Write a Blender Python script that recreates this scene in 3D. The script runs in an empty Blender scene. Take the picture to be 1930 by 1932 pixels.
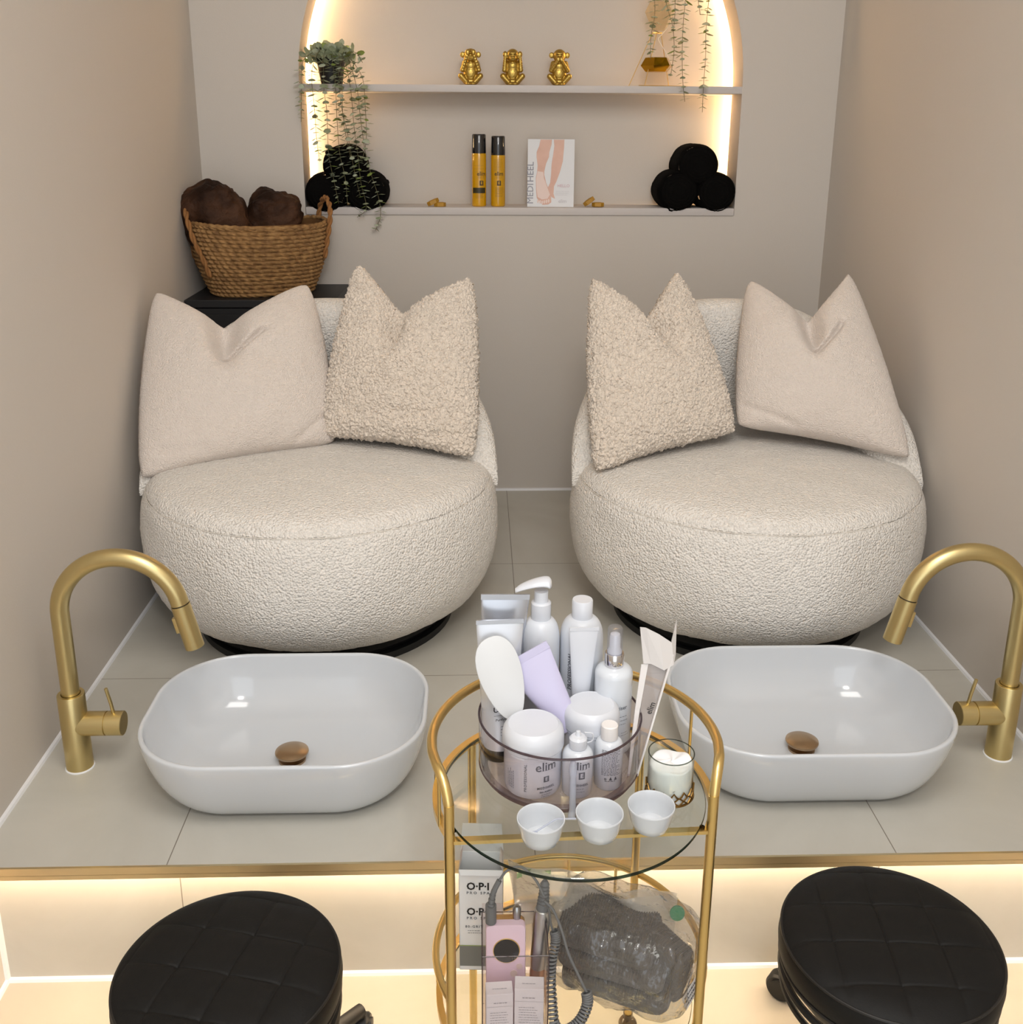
import bpy, bmesh, math, random
from mathutils import Vector, Matrix, Euler, noise

SC = bpy.context.scene
COL = SC.collection
PI = math.pi
random.seed(7)
H = 0.28                       # height of the tiled platform above the floor
XL, XR = -0.8806, 1.0184       # side walls
PLAT_Y = -1.80                 # front edge of the platform, back wall stands at y = 0
RISER_Y = -1.74

# ------------------------------------------------------------------ camera
F = 1951.15; CY = 829.01
FW = Vector((0.03123987, 0.95632635, -0.29062688))
RT = Vector((0.99950529, -0.03094875, 0.00559933))
UP = Vector((0.00363976, 0.29065802, 0.95682008))
CAM = Vector((-0.0539885, -3.21944578, 1.15305166 + H))
cd = bpy.data.cameras.new('camera'); cam = bpy.data.objects.new('camera', cd); COL.objects.link(cam)
cd.sensor_fit = 'HORIZONTAL'; cd.sensor_width = 36.0; cd.lens = F / 1930 * 36
cd.shift_y = -(966 - CY) / 1930
cd.clip_start = 0.05; cd.clip_end = 50
m = Matrix.Identity(4)
for i in range(3):
    m[i][0] = RT[i]; m[i][1] = UP[i]; m[i][2] = -FW[i]; m[i][3] = CAM[i]
cam.matrix_world = m
SC.camera = cam

def ray(px, py):
    return FW + RT * ((px - 965) / F) - UP * ((py - CY) / F)
def at(px, py, y):             # point of the room seen there, at depth y
    d = ray(px, py); return CAM + d * ((y - CAM.y) / d.y)
def on(px, py, z):             # the same, at height z
    d = ray(px, py); return CAM + d * ((z - CAM.z) / d.z)

# ------------------------------------------------------------------ world, lamps, exposure
w = bpy.data.worlds.new('world'); SC.world = w; w.use_nodes = True
w.node_tree.nodes['Background'].inputs[0].default_value = (0.90, 0.95, 1.0, 1)
w.node_tree.nodes['Background'].inputs[1].default_value = 1.45
SC.view_settings.view_transform = 'Standard'; SC.view_settings.look = 'None'
SC.view_settings.exposure = 0.38; SC.view_settings.gamma = 1.0
SC.view_settings.use_curve_mapping = False
def area(name, loc, target, sx, sy, power, col):
    l = bpy.data.lights.new(name, 'AREA'); l.shape = 'RECTANGLE'; l.size = sx; l.size_y = sy
    l.energy = power; l.color = col
    o = bpy.data.objects.new(name, l); COL.objects.link(o); o.location = loc
    o.rotation_euler = (Vector(target) - Vector(loc)).to_track_quat('-Z', 'Y').to_euler()
    return o
area('ceiling_panel_light', (0.07, -2.55, 2.62), (0.07, -1.7, 0.3), 1.1, 0.8, 15, (1.0, 0.965, 0.92))
area('ceiling_spot_light', (0.07, -3.7, 2.5), (0.07, -1.0, 0.4), 0.35, 0.35, 11, (1.0, 0.98, 0.95))

# ------------------------------------------------------------------ materials
def lin(c):
    return tuple(((v / 255) / 12.92 if v <= 10 else (((v / 255) + 0.055) / 1.055) ** 2.4) for v in c)
MATS = {}
def mat(name, rgb, rough=0.5, metal=0.0, bump=None, var=None, coat=0, spec=None, sheen=0, trans=0, ior=None, sss=0, emit=None, alpha=None):
    """rgb in 0-255. bump=(kind, scale, strength, distance). var=(scale, amount, rgb2) mixes a second colour by noise."""
    if name in MATS: return MATS[name]
    M = bpy.data.materials.new(name); M.use_nodes = True; MATS[name] = M
    nt = M.node_tree; N = nt.nodes; L = nt.links; b = N['Principled BSDF']
    b.inputs['Base Color'].default_value = (*lin(rgb), 1)
    b.inputs['Roughness'].default_value = rough; b.inputs['Metallic'].default_value = metal
    if spec is not None: b.inputs['Specular IOR Level'].default_value = spec
    if coat: b.inputs['Coat Weight'].default_value = coat; b.inputs['Coat Roughness'].default_value = 0.08
    if sheen: b.inputs['Sheen Weight'].default_value = sheen; b.inputs['Sheen Roughness'].default_value = 0.5
    if trans: b.inputs['Transmission Weight'].default_value = trans
    if ior: b.inputs['IOR'].default_value = ior
    if alpha is not None: b.inputs['Alpha'].default_value = alpha
    if sss:
        b.inputs['Subsurface Weight'].default_value = sss; b.inputs['Subsurface Scale'].default_value = 0.01
    if emit:
        b.inputs['Emission Color'].default_value = (*lin(emit[0]), 1); b.inputs['Emission Strength'].default_value = emit[1]
    tc = N.new('ShaderNodeTexCoord')
    if var:
        n = N.new('ShaderNodeTexNoise'); n.inputs['Scale'].default_value = var[0]; n.inputs['Detail'].default_value = 4
        L.new(tc.outputs['Object'], n.inputs['Vector'])
        r = N.new('ShaderNodeValToRGB'); r.color_ramp.elements[0].position = 0.5 - var[1]; r.color_ramp.elements[1].position = 0.5 + var[1]
        r.color_ramp.elements[0].color = (*lin(rgb), 1); r.color_ramp.elements[1].color = (*lin(var[2]), 1)
        L.new(n.outputs['Fac'], r.inputs['Fac']); L.new(r.outputs['Color'], b.inputs['Base Color'])
    if bump:
        kind, sc, st, dist = bump
        if kind == 'voronoi':
            n = N.new('ShaderNodeTexVoronoi'); n.inputs['Scale'].default_value = sc; o = n.outputs['Distance']
            n2 = N.new('ShaderNodeTexNoise'); n2.inputs['Scale'].default_value = sc * 0.7; n2.inputs['Detail'].default_value = 3
            L.new(tc.outputs['Object'], n2.inputs['Vector'])
            mx = N.new('ShaderNodeMath'); mx.operation = 'SUBTRACT'; L.new(n2.outputs['Fac'], mx.inputs[0]); L.new(o, mx.inputs[1]); o = mx.outputs[0]
        else:
            n = N.new('ShaderNodeTexNoise'); n.inputs['Scale'].default_value = sc; n.inputs['Detail'].default_value = 5; o = n.outputs['Fac']
        L.new(tc.outputs['Object'], n.inputs['Vector'])
        B = N.new('ShaderNodeBump'); B.inputs['Strength'].default_value = st; B.inputs['Distance'].default_value = dist
        L.new(o, B.inputs['Height']); L.new(B.outputs['Normal'], b.inputs['Normal'])
    return M
def clear_mat(name, tint, gloss=1.0, ior=1.45, milk=0.0, milk_rgb=(255, 255, 255), bump=None, rough=0.02):
    """thin clear sheet: straight-through light with a Fresnel reflection, optionally a little milky"""
    if name in MATS: return MATS[name]
    M = bpy.data.materials.new(name); M.use_nodes = True; MATS[name] = M
    nt = M.node_tree; N = nt.nodes; L = nt.links; N.remove(N['Principled BSDF']); out = N['Material Output']
    t = N.new('ShaderNodeBsdfTransparent'); t.inputs[0].default_value = (*lin(tint), 1)
    g = N.new('ShaderNodeBsdfGlossy'); g.inputs['Roughness'].default_value = rough
    fr = N.new('ShaderNodeLayerWeight'); fr.inputs['Blend'].default_value = 0.5
    pw = N.new('ShaderNodeMath'); pw.operation = 'POWER'; pw.inputs[1].default_value = 5; L.new(fr.outputs['Facing'], pw.inputs[0])
    ml = N.new('ShaderNodeMath'); ml.operation = 'MULTIPLY_ADD'; ml.inputs[1].default_value = .9 * gloss; ml.inputs[2].default_value = .045 * gloss; L.new(pw.outputs[0], ml.inputs[0]); ml.use_clamp = True
    src = t.outputs[0]
    if milk:
        d = N.new('ShaderNodeBsdfDiffuse'); d.inputs[0].default_value = (*lin(milk_rgb), 1)
        m0 = N.new('ShaderNodeMixShader'); m0.inputs[0].default_value = milk; L.new(src, m0.inputs[1]); L.new(d.outputs[0], m0.inputs[2]); src = m0.outputs[0]
    mx = N.new('ShaderNodeMixShader'); L.new(ml.outputs[0], mx.inputs[0]); L.new(src, mx.inputs[1]); L.new(g.outputs[0], mx.inputs[2])
    L.new(mx.outputs[0], out.inputs['Surface'])
    if bump:
        tc = N.new('ShaderNodeTexCoord'); n = N.new('ShaderNodeTexNoise'); n.inputs['Scale'].default_value = bump[0]; n.inputs['Detail'].default_value = 3
        L.new(tc.outputs['Object'], n.inputs['Vector']); B = N.new('ShaderNodeBump'); B.inputs['Strength'].default_value = bump[1]; B.inputs['Distance'].default_value = 0.02
        L.new(n.outputs['Fac'], B.inputs['Height']); L.new(B.outputs['Normal'], g.inputs['Normal']); L.new(B.outputs['Normal'], fr.inputs['Normal'])
    return M
def glow(name, rgb, strength):
    M = bpy.data.materials.new(name); M.use_nodes = True; nt = M.node_tree
    nt.nodes.remove(nt.nodes['Principled BSDF']); e = nt.nodes.new('ShaderNodeEmission')
    e.inputs[0].default_value = (*lin(rgb), 1); e.inputs[1].default_value = strength
    nt.links.new(e.outputs[0], nt.nodes['Material Output'].inputs['Surface']); return M

# ------------------------------------------------------------------ mesh helpers: a geo is (verts, faces)
def join(*gs):
    V, Fc = [], []
    for g in gs:
        n = len(V); V += list(g[0]); Fc += [tuple(i + n for i in f) for f in g[1]]
    return V, Fc
def xf(g, loc=(0, 0, 0), rot=(0, 0, 0), sc=(1, 1, 1)):
    M = Matrix.LocRotScale(Vector(loc), Euler(rot), Vector(sc)); return [M @ Vector(v) for v in g[0]], g[1]
def xm(g, M): return [M @ Vector(v) for v in g[0]], g[1]
def obj(name, g, m, parent=None, smooth=True, angle=35, bevel=0, seg=2, kind=None):
    me = bpy.data.meshes.new(name); me.from_pydata([tuple(v) for v in g[0]], [], [tuple(f) for f in g[1]]); me.validate()
    bm = bmesh.new(); bm.from_mesh(me)
    bmesh.ops.remove_doubles(bm, verts=bm.verts, dist=1e-6)
    bmesh.ops.recalc_face_normals(bm, faces=bm.faces)
    if bevel:
        es = [e for e in bm.edges if len(e.link_faces) == 2 and e.calc_face_angle(0) > math.radians(40)]
        bmesh.ops.bevel(bm, geom=es, offset=bevel, segments=seg, affect='EDGES', profile=0.5, clamp_overlap=True)
    bm.to_mesh(me); bm.free()
    if smooth:
        me.polygons.foreach_set('use_smooth', [True] * len(me.polygons))
        if angle: me.set_sharp_from_angle(angle=math.radians(angle))
    if isinstance(m, (list, tuple)):
        for x in m: me.materials.append(x)
    else: me.materials.append(m)
    o = bpy.data.objects.new(name, me); COL.objects.link(o)
    if parent: o.parent = parent
    if kind: o['kind'] = kind
    return o
def struct(name, g, m, **k):
    return obj(name, g, m, kind='structure', **k)
def tag(o, label, cat, group=None):
    o['label'] = label; o['category'] = cat
    if group: o['group'] = group
    return o
def thing(name, label, cat, loc=(0, 0, 0), rz=0, group=None):
    o = bpy.data.objects.new(name, None); COL.objects.link(o); o.location = loc; o.rotation_euler = (0, 0, rz)
    o.empty_display_size = 0.05
    return tag(o, label, cat, group)
def dup(root, loc, rz=None, label=None, scale=None):
    r = root.copy(); COL.objects.link(r); r.location = loc
    if rz is not None: r.rotation_euler = (0, 0, rz)
    if scale: r.scale = scale
    if label: r['label'] = label
    for ch in list(root.children):
        c = ch.copy(); COL.objects.link(c); c.parent = r
        for g in list(ch.children):
            d = g.copy(); COL.objects.link(d); d.parent = c
    return r
def box(x0, x1, y0, y1, z0, z1):
    V = [(x0, y0, z0), (x1, y0, z0), (x1, y1, z0), (x0, y1, z0), (x0, y0, z1), (x1, y0, z1), (x1, y1, z1), (x0, y1, z1)]
    return V, [(3, 2, 1, 0), (4, 5, 6, 7), (0, 1, 5, 4), (1, 2, 6, 5), (2, 3, 7, 6), (3, 0, 4, 7)]
def loft(rings, cap0=True, cap1=True, closed=True):
    n = len(rings[0]); V = [v for r in rings for v in r]; Fc = []
    for i in range(len(rings) - 1):
        for j in range(n if closed else n - 1):
            k = (j + 1) % n; Fc.append((i * n + j, i * n + k, (i + 1) * n + k, (i + 1) * n + j))
    if cap0: Fc.append(tuple(range(n))[::-1])
    if cap1: Fc.append(tuple((len(rings) - 1) * n + j for j in range(n)))
    return V, Fc
def lathe(prof, n=48, caps=True):
    rings = [[(max(r, 1e-5) * math.cos(2 * PI * j / n), max(r, 1e-5) * math.sin(2 * PI * j / n), z) for j in range(n)] for r, z in prof]
    return loft(rings, caps, caps)
def cyl(r, z0, z1, n=32): return lathe([(r, z0), (r, z1)], n)
def tube(path, r, n=10, closed=False, taper=None):
    P = [Vector(p) for p in path]; N = len(P); rings = []
    t = (P[1] - P[0]).normalized(); ref = Vector((0, 0, 1)) if abs(t.z) < 0.9 else Vector((1, 0, 0))
    u = (ref - t * ref.dot(t)).normalized()
    for i in range(N):
        if closed: t = (P[(i + 1) % N] - P[i - 1]).normalized()
        else: t = (P[min(i + 1, N - 1)] - P[max(i - 1, 0)]).normalized()
        u = (u - t * u.dot(t)).normalized(); v = t.cross(u)
        rr = taper(i / (N - 1)) if taper else r
        rings.append([P[i] + (u * math.cos(2 * PI * j / n) + v * math.sin(2 * PI * j / n)) * rr for j in range(n)])
    if closed:
        g = loft(rings, False, False); N_ = len(rings)
        return g[0], g[1] + [((N_ - 1) * n + j, (N_ - 1) * n + (j + 1) % n, (j + 1) % n, j) for j in range(n)]
    return loft(rings)
def smooth_path(pts, k=8):
    P = [Vector(p) for p in pts]; P = [P[0] * 2 - P[1]] + P + [P[-1] * 2 - P[-2]]; out = []
    for i in range(1, len(P) - 2):
        for s in range(k):
            t = s / k; a, b, c, d = P[i - 1:i + 3]
            out.append(0.5 * ((2 * b) + (c - a) * t + (2 * a - 5 * b + 4 * c - d) * t * t + (3 * b - a - 3 * c + d) * t ** 3))
    out.append(P[-2]); return out
def arc(c, r, a0, a1, n, z=0):
    return [Vector((c[0] + r * math.cos(a0 + (a1 - a0) * i / n), c[1] + r * math.sin(a0 + (a1 - a0) * i / n), z)) for i in range(n + 1)]
def rrect(wd, dp, r, n=12):
    r = min(r, wd / 2 - 1e-4, dp / 2 - 1e-4); P = []
    for cx, cy, a in ((wd / 2 - r, dp / 2 - r, 0), (-wd / 2 + r, dp / 2 - r, PI / 2), (-wd / 2 + r, -dp / 2 + r, PI), (wd / 2 - r, -dp / 2 + r, 1.5 * PI)):
        for i in range(n + 1):
            t = a + PI / 2 * i / n; P.append((cx + r * math.cos(t), cy + r * math.sin(t)))
    return P
def prism(pts, z0, z1):
    return loft([[(x, y, z0) for x, y in pts], [(x, y, z1) for x, y in pts]])
def grid(fn, nu, nv):
    V = [fn(i / nu, j / nv) for j in range(nv + 1) for i in range(nu + 1)]
    Fc = [(j * (nu + 1) + i, j * (nu + 1) + i + 1, (j + 1) * (nu + 1) + i + 1, (j + 1) * (nu + 1) + i) for j in range(nv) for i in range(nu)]
    return V, Fc
def blob(balls, voxel, name='blob', smooth_it=3):
    """balls: (centre, radii, euler) ellipsoids fused into one skin"""
    gs = []
    for c, r, e in balls:
        b = bmesh.new(); bmesh.ops.create_icosphere(b, subdivisions=3, radius=1)
        M = Matrix.LocRotScale(Vector(c), Euler(e), Vector(r)); V = [M @ v.co for v in b.verts]
        gs.append((V, [tuple(v.index for v in f.verts) for f in b.faces])); b.free()
    g = join(*gs); me = bpy.data.meshes.new(name); me.from_pydata([tuple(v) for v in g[0]], [], g[1])
    o = bpy.data.objects.new(name, me); COL.objects.link(o)
    md = o.modifiers.new('r', 'REMESH'); md.mode = 'VOXEL'; md.voxel_size = voxel
    if smooth_it:
        ms = o.modifiers.new('s', 'SMOOTH'); ms.iterations = smooth_it; ms.factor = 0.5
    ev = o.evaluated_get(bpy.context.evaluated_depsgraph_get()); m2 = ev.to_mesh()
    out = ([v.co.copy() for v in m2.vertices], [tuple(p.vertices) for p in m2.polygons])
    ev.to_mesh_clear(); bpy.data.objects.remove(o); bpy.data.meshes.remove(me)
    return out
def limb(a, b, ra, rb, n=6):
    a, b = Vector(a), Vector(b)
    return [(a.lerp(b, i / n), (ra + (rb - ra) * i / n,) * 3, (0, 0, 0)) for i in range(n + 1)]
def text_geo(s, size, bold=0.0, depth=0.0, align='CENTER', spacing=1.0, xscale=1.0):
    cu = bpy.data.curves.new('t', 'FONT'); cu.body = s; cu.size = size; cu.align_x = align; cu.align_y = 'CENTER'
    cu.offset = bold; cu.space_character = spacing; cu.resolution_u = 2
    o = bpy.data.objects.new('t', cu); COL.objects.link(o)
    ev = o.evaluated_get(bpy.context.evaluated_depsgraph_get()); me = ev.to_mesh()
    V = [Vector((v.co.x * xscale, v.co.y, 0)) for v in me.vertices]; Fc = [tuple(p.vertices) for p in me.polygons]
    ev.to_mesh_clear(); bpy.data.objects.remove(o); bpy.data.curves.remove(cu)
    return V, Fc
def wrap(g, r, z, a0=-PI / 2):      # lay flat x/y lettering round a cylinder of radius r, centred at angle a0
    return [(r * math.cos(a0 + v[0] / r), r * math.sin(a0 + v[0] / r), z + v[1]) for v in map(Vector, g[0])], g[1]
def plane_on(g, origin, ux, uy, off=0.0004):
    o, ux, uy = Vector(origin), Vector(ux).normalized(), Vector(uy).normalized(); n = ux.cross(uy)
    return [o + ux * v[0] + uy * v[1] + n * off for v in map(Vector, g[0])], g[1]
def rect(w_, h_, x=0, y=0):
    return [Vector((x - w_ / 2, y - h_ / 2, 0)), Vector((x + w_ / 2, y - h_ / 2, 0)), Vector((x + w_ / 2, y + h_ / 2, 0)), Vector((x - w_ / 2, y + h_ / 2, 0))], [(0, 1, 2, 3)]
def subrect(w_, h_, x, y, k=8):     # rect cut into strips so that it can be wrapped
    return join(*[rect(w_ / k, h_, x - w_ / 2 + w_ / k * (i + .5), y) for i in range(k)])
def text_lines(n, w_, gap, x, y, th=0.0009, seed=1):
    """small print far too fine to read: rows of short dashes"""
    R = random.Random(seed); gs = []
    for i in range(n):
        c = x - w_ / 2; end = x + w_ / 2 * R.uniform(0.55, 1)
        while c < end:
            l = R.uniform(0.0012, 0.004); gs.append(rect(l, th, c + l / 2, y - i * gap)); c += l + 0.0009
    return join(*gs)
def fbm(p, s, o=3):
    return noise.fractal(Vector(p) * s, 1.0, 2.0, o)

# ------------------------------------------------------------------ shared materials
M_wall = mat('wall paint', (206, 198, 189), 0.75, bump=('noise', 260, 0.12, 0.002))
M_caulk = mat('white caulk', (236, 236, 238), 0.5)
M_gold = mat('brushed brass', (210, 190, 136), 0.34, 1.0, bump=('noise', 900, 0.08, 0.0005))
M_cart = mat('satin gold tube', (230, 200, 132), 0.3, 1.0)
M_goldtrim = mat('gold trim', (226, 206, 164), 0.3, 1.0)
M_black = mat('black plastic', (18, 18, 18), 0.45)
M_white = mat('white plastic', (212, 215, 222), 0.32)
M_whitel = mat('white gloss plastic', (214, 217, 224), 0.22, coat=0.3)
M_ink = mat('grey ink', (92, 94, 102), 0.6)
M_inkd = mat('dark ink', (40, 40, 46), 0.6)
M_glass = clear_mat('clear glass', (250, 252, 250))
M_acryl = clear_mat('clear acrylic', (250, 247, 248))
M_ceramic = mat('white ceramic', (209, 213, 218), 0.12, coat=0.6)

# tiles: beige stone with fine joints on a 60 cm grid
def tile_mat(name, c1, c2, joint, x0=0.036, y0=0.0):
    M = bpy.data.materials.new(name); M.use_nodes = True; nt = M.node_tree; N = nt.nodes; L = nt.links; b = N['Principled BSDF']
    tc = N.new('ShaderNodeTexCoord'); n = N.new('ShaderNodeTexNoise'); n.inputs['Scale'].default_value = 2.4; n.inputs['Detail'].default_value = 7; n.inputs['Roughness'].default_value = 0.6
    n.inputs['Distortion'].default_value = 0.8
    L.new(tc.outputs['Object'], n.inputs['Vector'])
    r = N.new('ShaderNodeValToRGB'); r.color_ramp.elements[0].position = 0.32; r.color_ramp.elements[1].position = 0.7
    r.color_ramp.elements[0].color = (*lin(c1), 1); r.color_ramp.elements[1].color = (*lin(c2), 1); L.new(n.outputs['Fac'], r.inputs['Fac'])
    sep = N.new('ShaderNodeSeparateXYZ'); L.new(tc.outputs['Object'], sep.inputs[0])
    fac = None
    for ax, off in (('X', x0), ('Y', y0)):
        a = N.new('ShaderNodeMath'); a.operation = 'SUBTRACT'; L.new(sep.outputs[ax], a.inputs[0]); a.inputs[1].default_value = off - 60
        d = N.new('ShaderNodeMath'); d.operation = 'PINGPONG'; L.new(a.outputs[0], d.inputs[0]); d.inputs[1].default_value = 0.3
        c = N.new('ShaderNodeMath'); c.operation = 'LESS_THAN'; L.new(d.outputs[0], c.inputs[0]); c.inputs[1].default_value = 0.0009
        if fac is None: fac = c.outputs[0]
        else:
            mx = N.new('ShaderNodeMath'); mx.operation = 'MAXIMUM'; L.new(fac, mx.inputs[0]); L.new(c.outputs[0], mx.inputs[1]); fac = mx.outputs[0]
    mix = N.new('ShaderNodeMix'); mix.data_type = 'RGBA'; L.new(fac, mix.inputs[0]); L.new(r.outputs[0], mix.inputs[6]); mix.inputs[7].default_value = (*lin(joint), 1)
    L.new(mix.outputs[2], b.inputs['Base Color']); b.inputs['Roughness'].default_value = 0.42
    return M
M_tile = tile_mat('stone tile', (188, 184, 174), (202, 199, 190), (128, 120, 108))
M_tile2 = tile_mat('stone tile below', (184, 176, 160), (196, 188, 172), (170, 158, 138), y0=RISER_Y)

# ------------------------------------------------------------------ the room
struct('floor', box(XL - .1, XR + .1, -4.8, RISER_Y + .05, -0.08, 0), M_tile2, smooth=False)
struct('platform', join(box(XL - .02, XR + .02, RISER_Y, .02, 0, H - .02), box(XL - .02, XR + .02, PLAT_Y + .003, .02, H - .02, H)), M_tile, smooth=False)
struct('trim_1', join(box(XL, XR, PLAT_Y - .0015, PLAT_Y + .003, H - .013, H + .0006), box(XL, XR, PLAT_Y - .0015, PLAT_Y + .006, H - .0215, H - .0135)), M_goldtrim, smooth=False)
struct('ceiling', box(XL - .1, XR + .1, -4.2, .2, 2.72, 2.8), mat('ceiling paint', (238, 236, 232), 0.8), smooth=False)
struct('wall_left', box(XL - .1, XL, -4.8, .1, 0, 2.72), M_wall, smooth=False)
struct('wall_right', box(XR, XR + .1, -4.8, .1, 0, 2.72), M_wall, smooth=False)
# caulk lines where the tiles meet the walls
def bead(p0, p1, r=0.0068): return tube([p0, p1], r, 8)
struct('baseboard_left', join(bead((XL, PLAT_Y, H), (XL, 0, H)), bead((XL, -4.7, 0), (XL, RISER_Y, 0)), bead((XL, RISER_Y, 0), (XL, RISER_Y, H - .02))), M_caulk)
struct('baseboard_right', join(bead((XR, PLAT_Y, H), (XR, 0, H)), bead((XR, -4.7, 0), (XR, RISER_Y, 0)), bead((XR, RISER_Y, 0), (XR, RISER_Y, H - .02))), M_caulk)
struct('baseboard_back', bead((XL, 0, H), (XR, 0, H)), M_caulk)
struct('trim_2', bead((XL, RISER_Y, 0), (XR, RISER_Y, 0)), M_caulk)

# back wall with the arched niche
NL, NR = -0.5775, 0.7310; NC = (NL + NR) / 2; NRAD = (NR - NL) / 2
ZB = 0.891 + H; ZA = 1.275 + H; ND = 0.15
def niche_pts(extra=0.0, n=40, zb=ZB):
    R_ = NRAD + extra; P = [(NC - R_, zb)]
    P += [(NC - R_ * math.cos(PI * i / n), ZA + R_ * math.sin(PI * i / n)) for i in range(n + 1)]
    P.append((NC + R_, zb)); return P
hp = niche_pts(n=60); half = len(hp) // 2
V = []; Fc = []
def quad(a, b, c, d):
    n = len(V); V.extend([a, b, c, d]); Fc.append((n, n + 1, n + 2, n + 3))
quad((XL, 0, 0), (XR, 0, 0), (XR, 0, ZB), (XL, 0, ZB))
for i in range(half):
    (x0, z0), (x1, z1) = hp[i], hp[i + 1]
    quad((XL, 0, z0), (x0, 0, z0), (x1, 0, z1), (XL, 0, z1))
    (x0, z0), (x1, z1) = hp[-1 - i], hp[-2 - i]
    quad((x0, 0, z0), (XR, 0, z0), (XR, 0, z1), (x1, 0, z1))
quad((XL, 0, hp[half][1]), (XR, 0, hp[half][1]), (XR, 0, 2.72), (XL, 0, 2.72))
# niche lining: side panel stops short of the back panel, the LED tape sits in that slot
for (e0, y0), (e1, y1) in (((0, 0), (0, .128)), ((0, .128), (.022, .128)), ((.022, .128), (.022, ND))):
    a = niche_pts(e0, 60); b = niche_pts(e1, 60)
    for i in range(len(a) - 1):
        quad((a[i][0], y0, a[i][1]), (a[i + 1][0], y0, a[i + 1][1]), (b[i + 1][0], y1, b[i + 1][1]), (b[i][0], y1, b[i][1]))
quad((XL - .1, ND, ZB - .1), (XR + .1, ND, ZB - .1), (XR + .1, ND, 2.72), (XL - .1, ND, 2.72))
quad((NL - .03, 0, ZB), (NR + .03, 0, ZB), (NR + .03, ND, ZB), (NL - .03, ND, ZB))
struct('wall_back', (V, Fc), M_wall, smooth=False)

# LED tapes
LEDW = (255, 212, 154)
def ribbon(P, y0, y1):
    V = [(x, y0, z) for x, z in P] + [(x, y1, z) for x, z in P]; n = len(P)
    return V, [(i, i + 1, n + i + 1, n + i) for i in range(n - 1)]
led = obj('led_strip', ribbon(niche_pts(.018, 60, ZB + .03), .133, .147), glow('warm led', LEDW, 66), smooth=False)
tag(led, 'warm glowing light strip running round the edge of the arched niche', 'light strip')
led2 = obj('led_strip', box(XL + .005, XR - .005, PLAT_Y + .028, PLAT_Y + .038, H - .024, H - .0205), glow('warm led low', (255, 226, 190), 44), smooth=False)
tag(led2, 'warm glowing light strip hidden under the gold edge of the tiled step', 'light strip')

# niche boards
M_board = mat('painted board', (205, 198, 194), 0.6)
sill = obj('niche_sill', box(NL + .002, NR - .002, -.006, ND, ZB, ZB + .022), M_board, bevel=.0012)
tag(sill, 'pale painted board forming the bottom ledge of the arched niche', 'shelf')
SH = 1.2665 + H
shelf = obj('niche_shelf', box(NL - .001, NR + .001, 0.001, ND, SH - .0205, SH), M_board, bevel=.001)
tag(shelf, 'pale painted shelf across the niche carrying the three golden monkeys', 'shelf')
SH2 = SH + .36
shelf2 = obj('niche_shelf', box(NC - .52, NC + .52, 0.001, ND, SH2 - .0205, SH2), M_board, bevel=.001)
tag(shelf2, 'upper niche shelf from whose edge the eucalyptus trails hang beside the tripod', 'shelf')
SILL = ZB + .022

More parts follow.
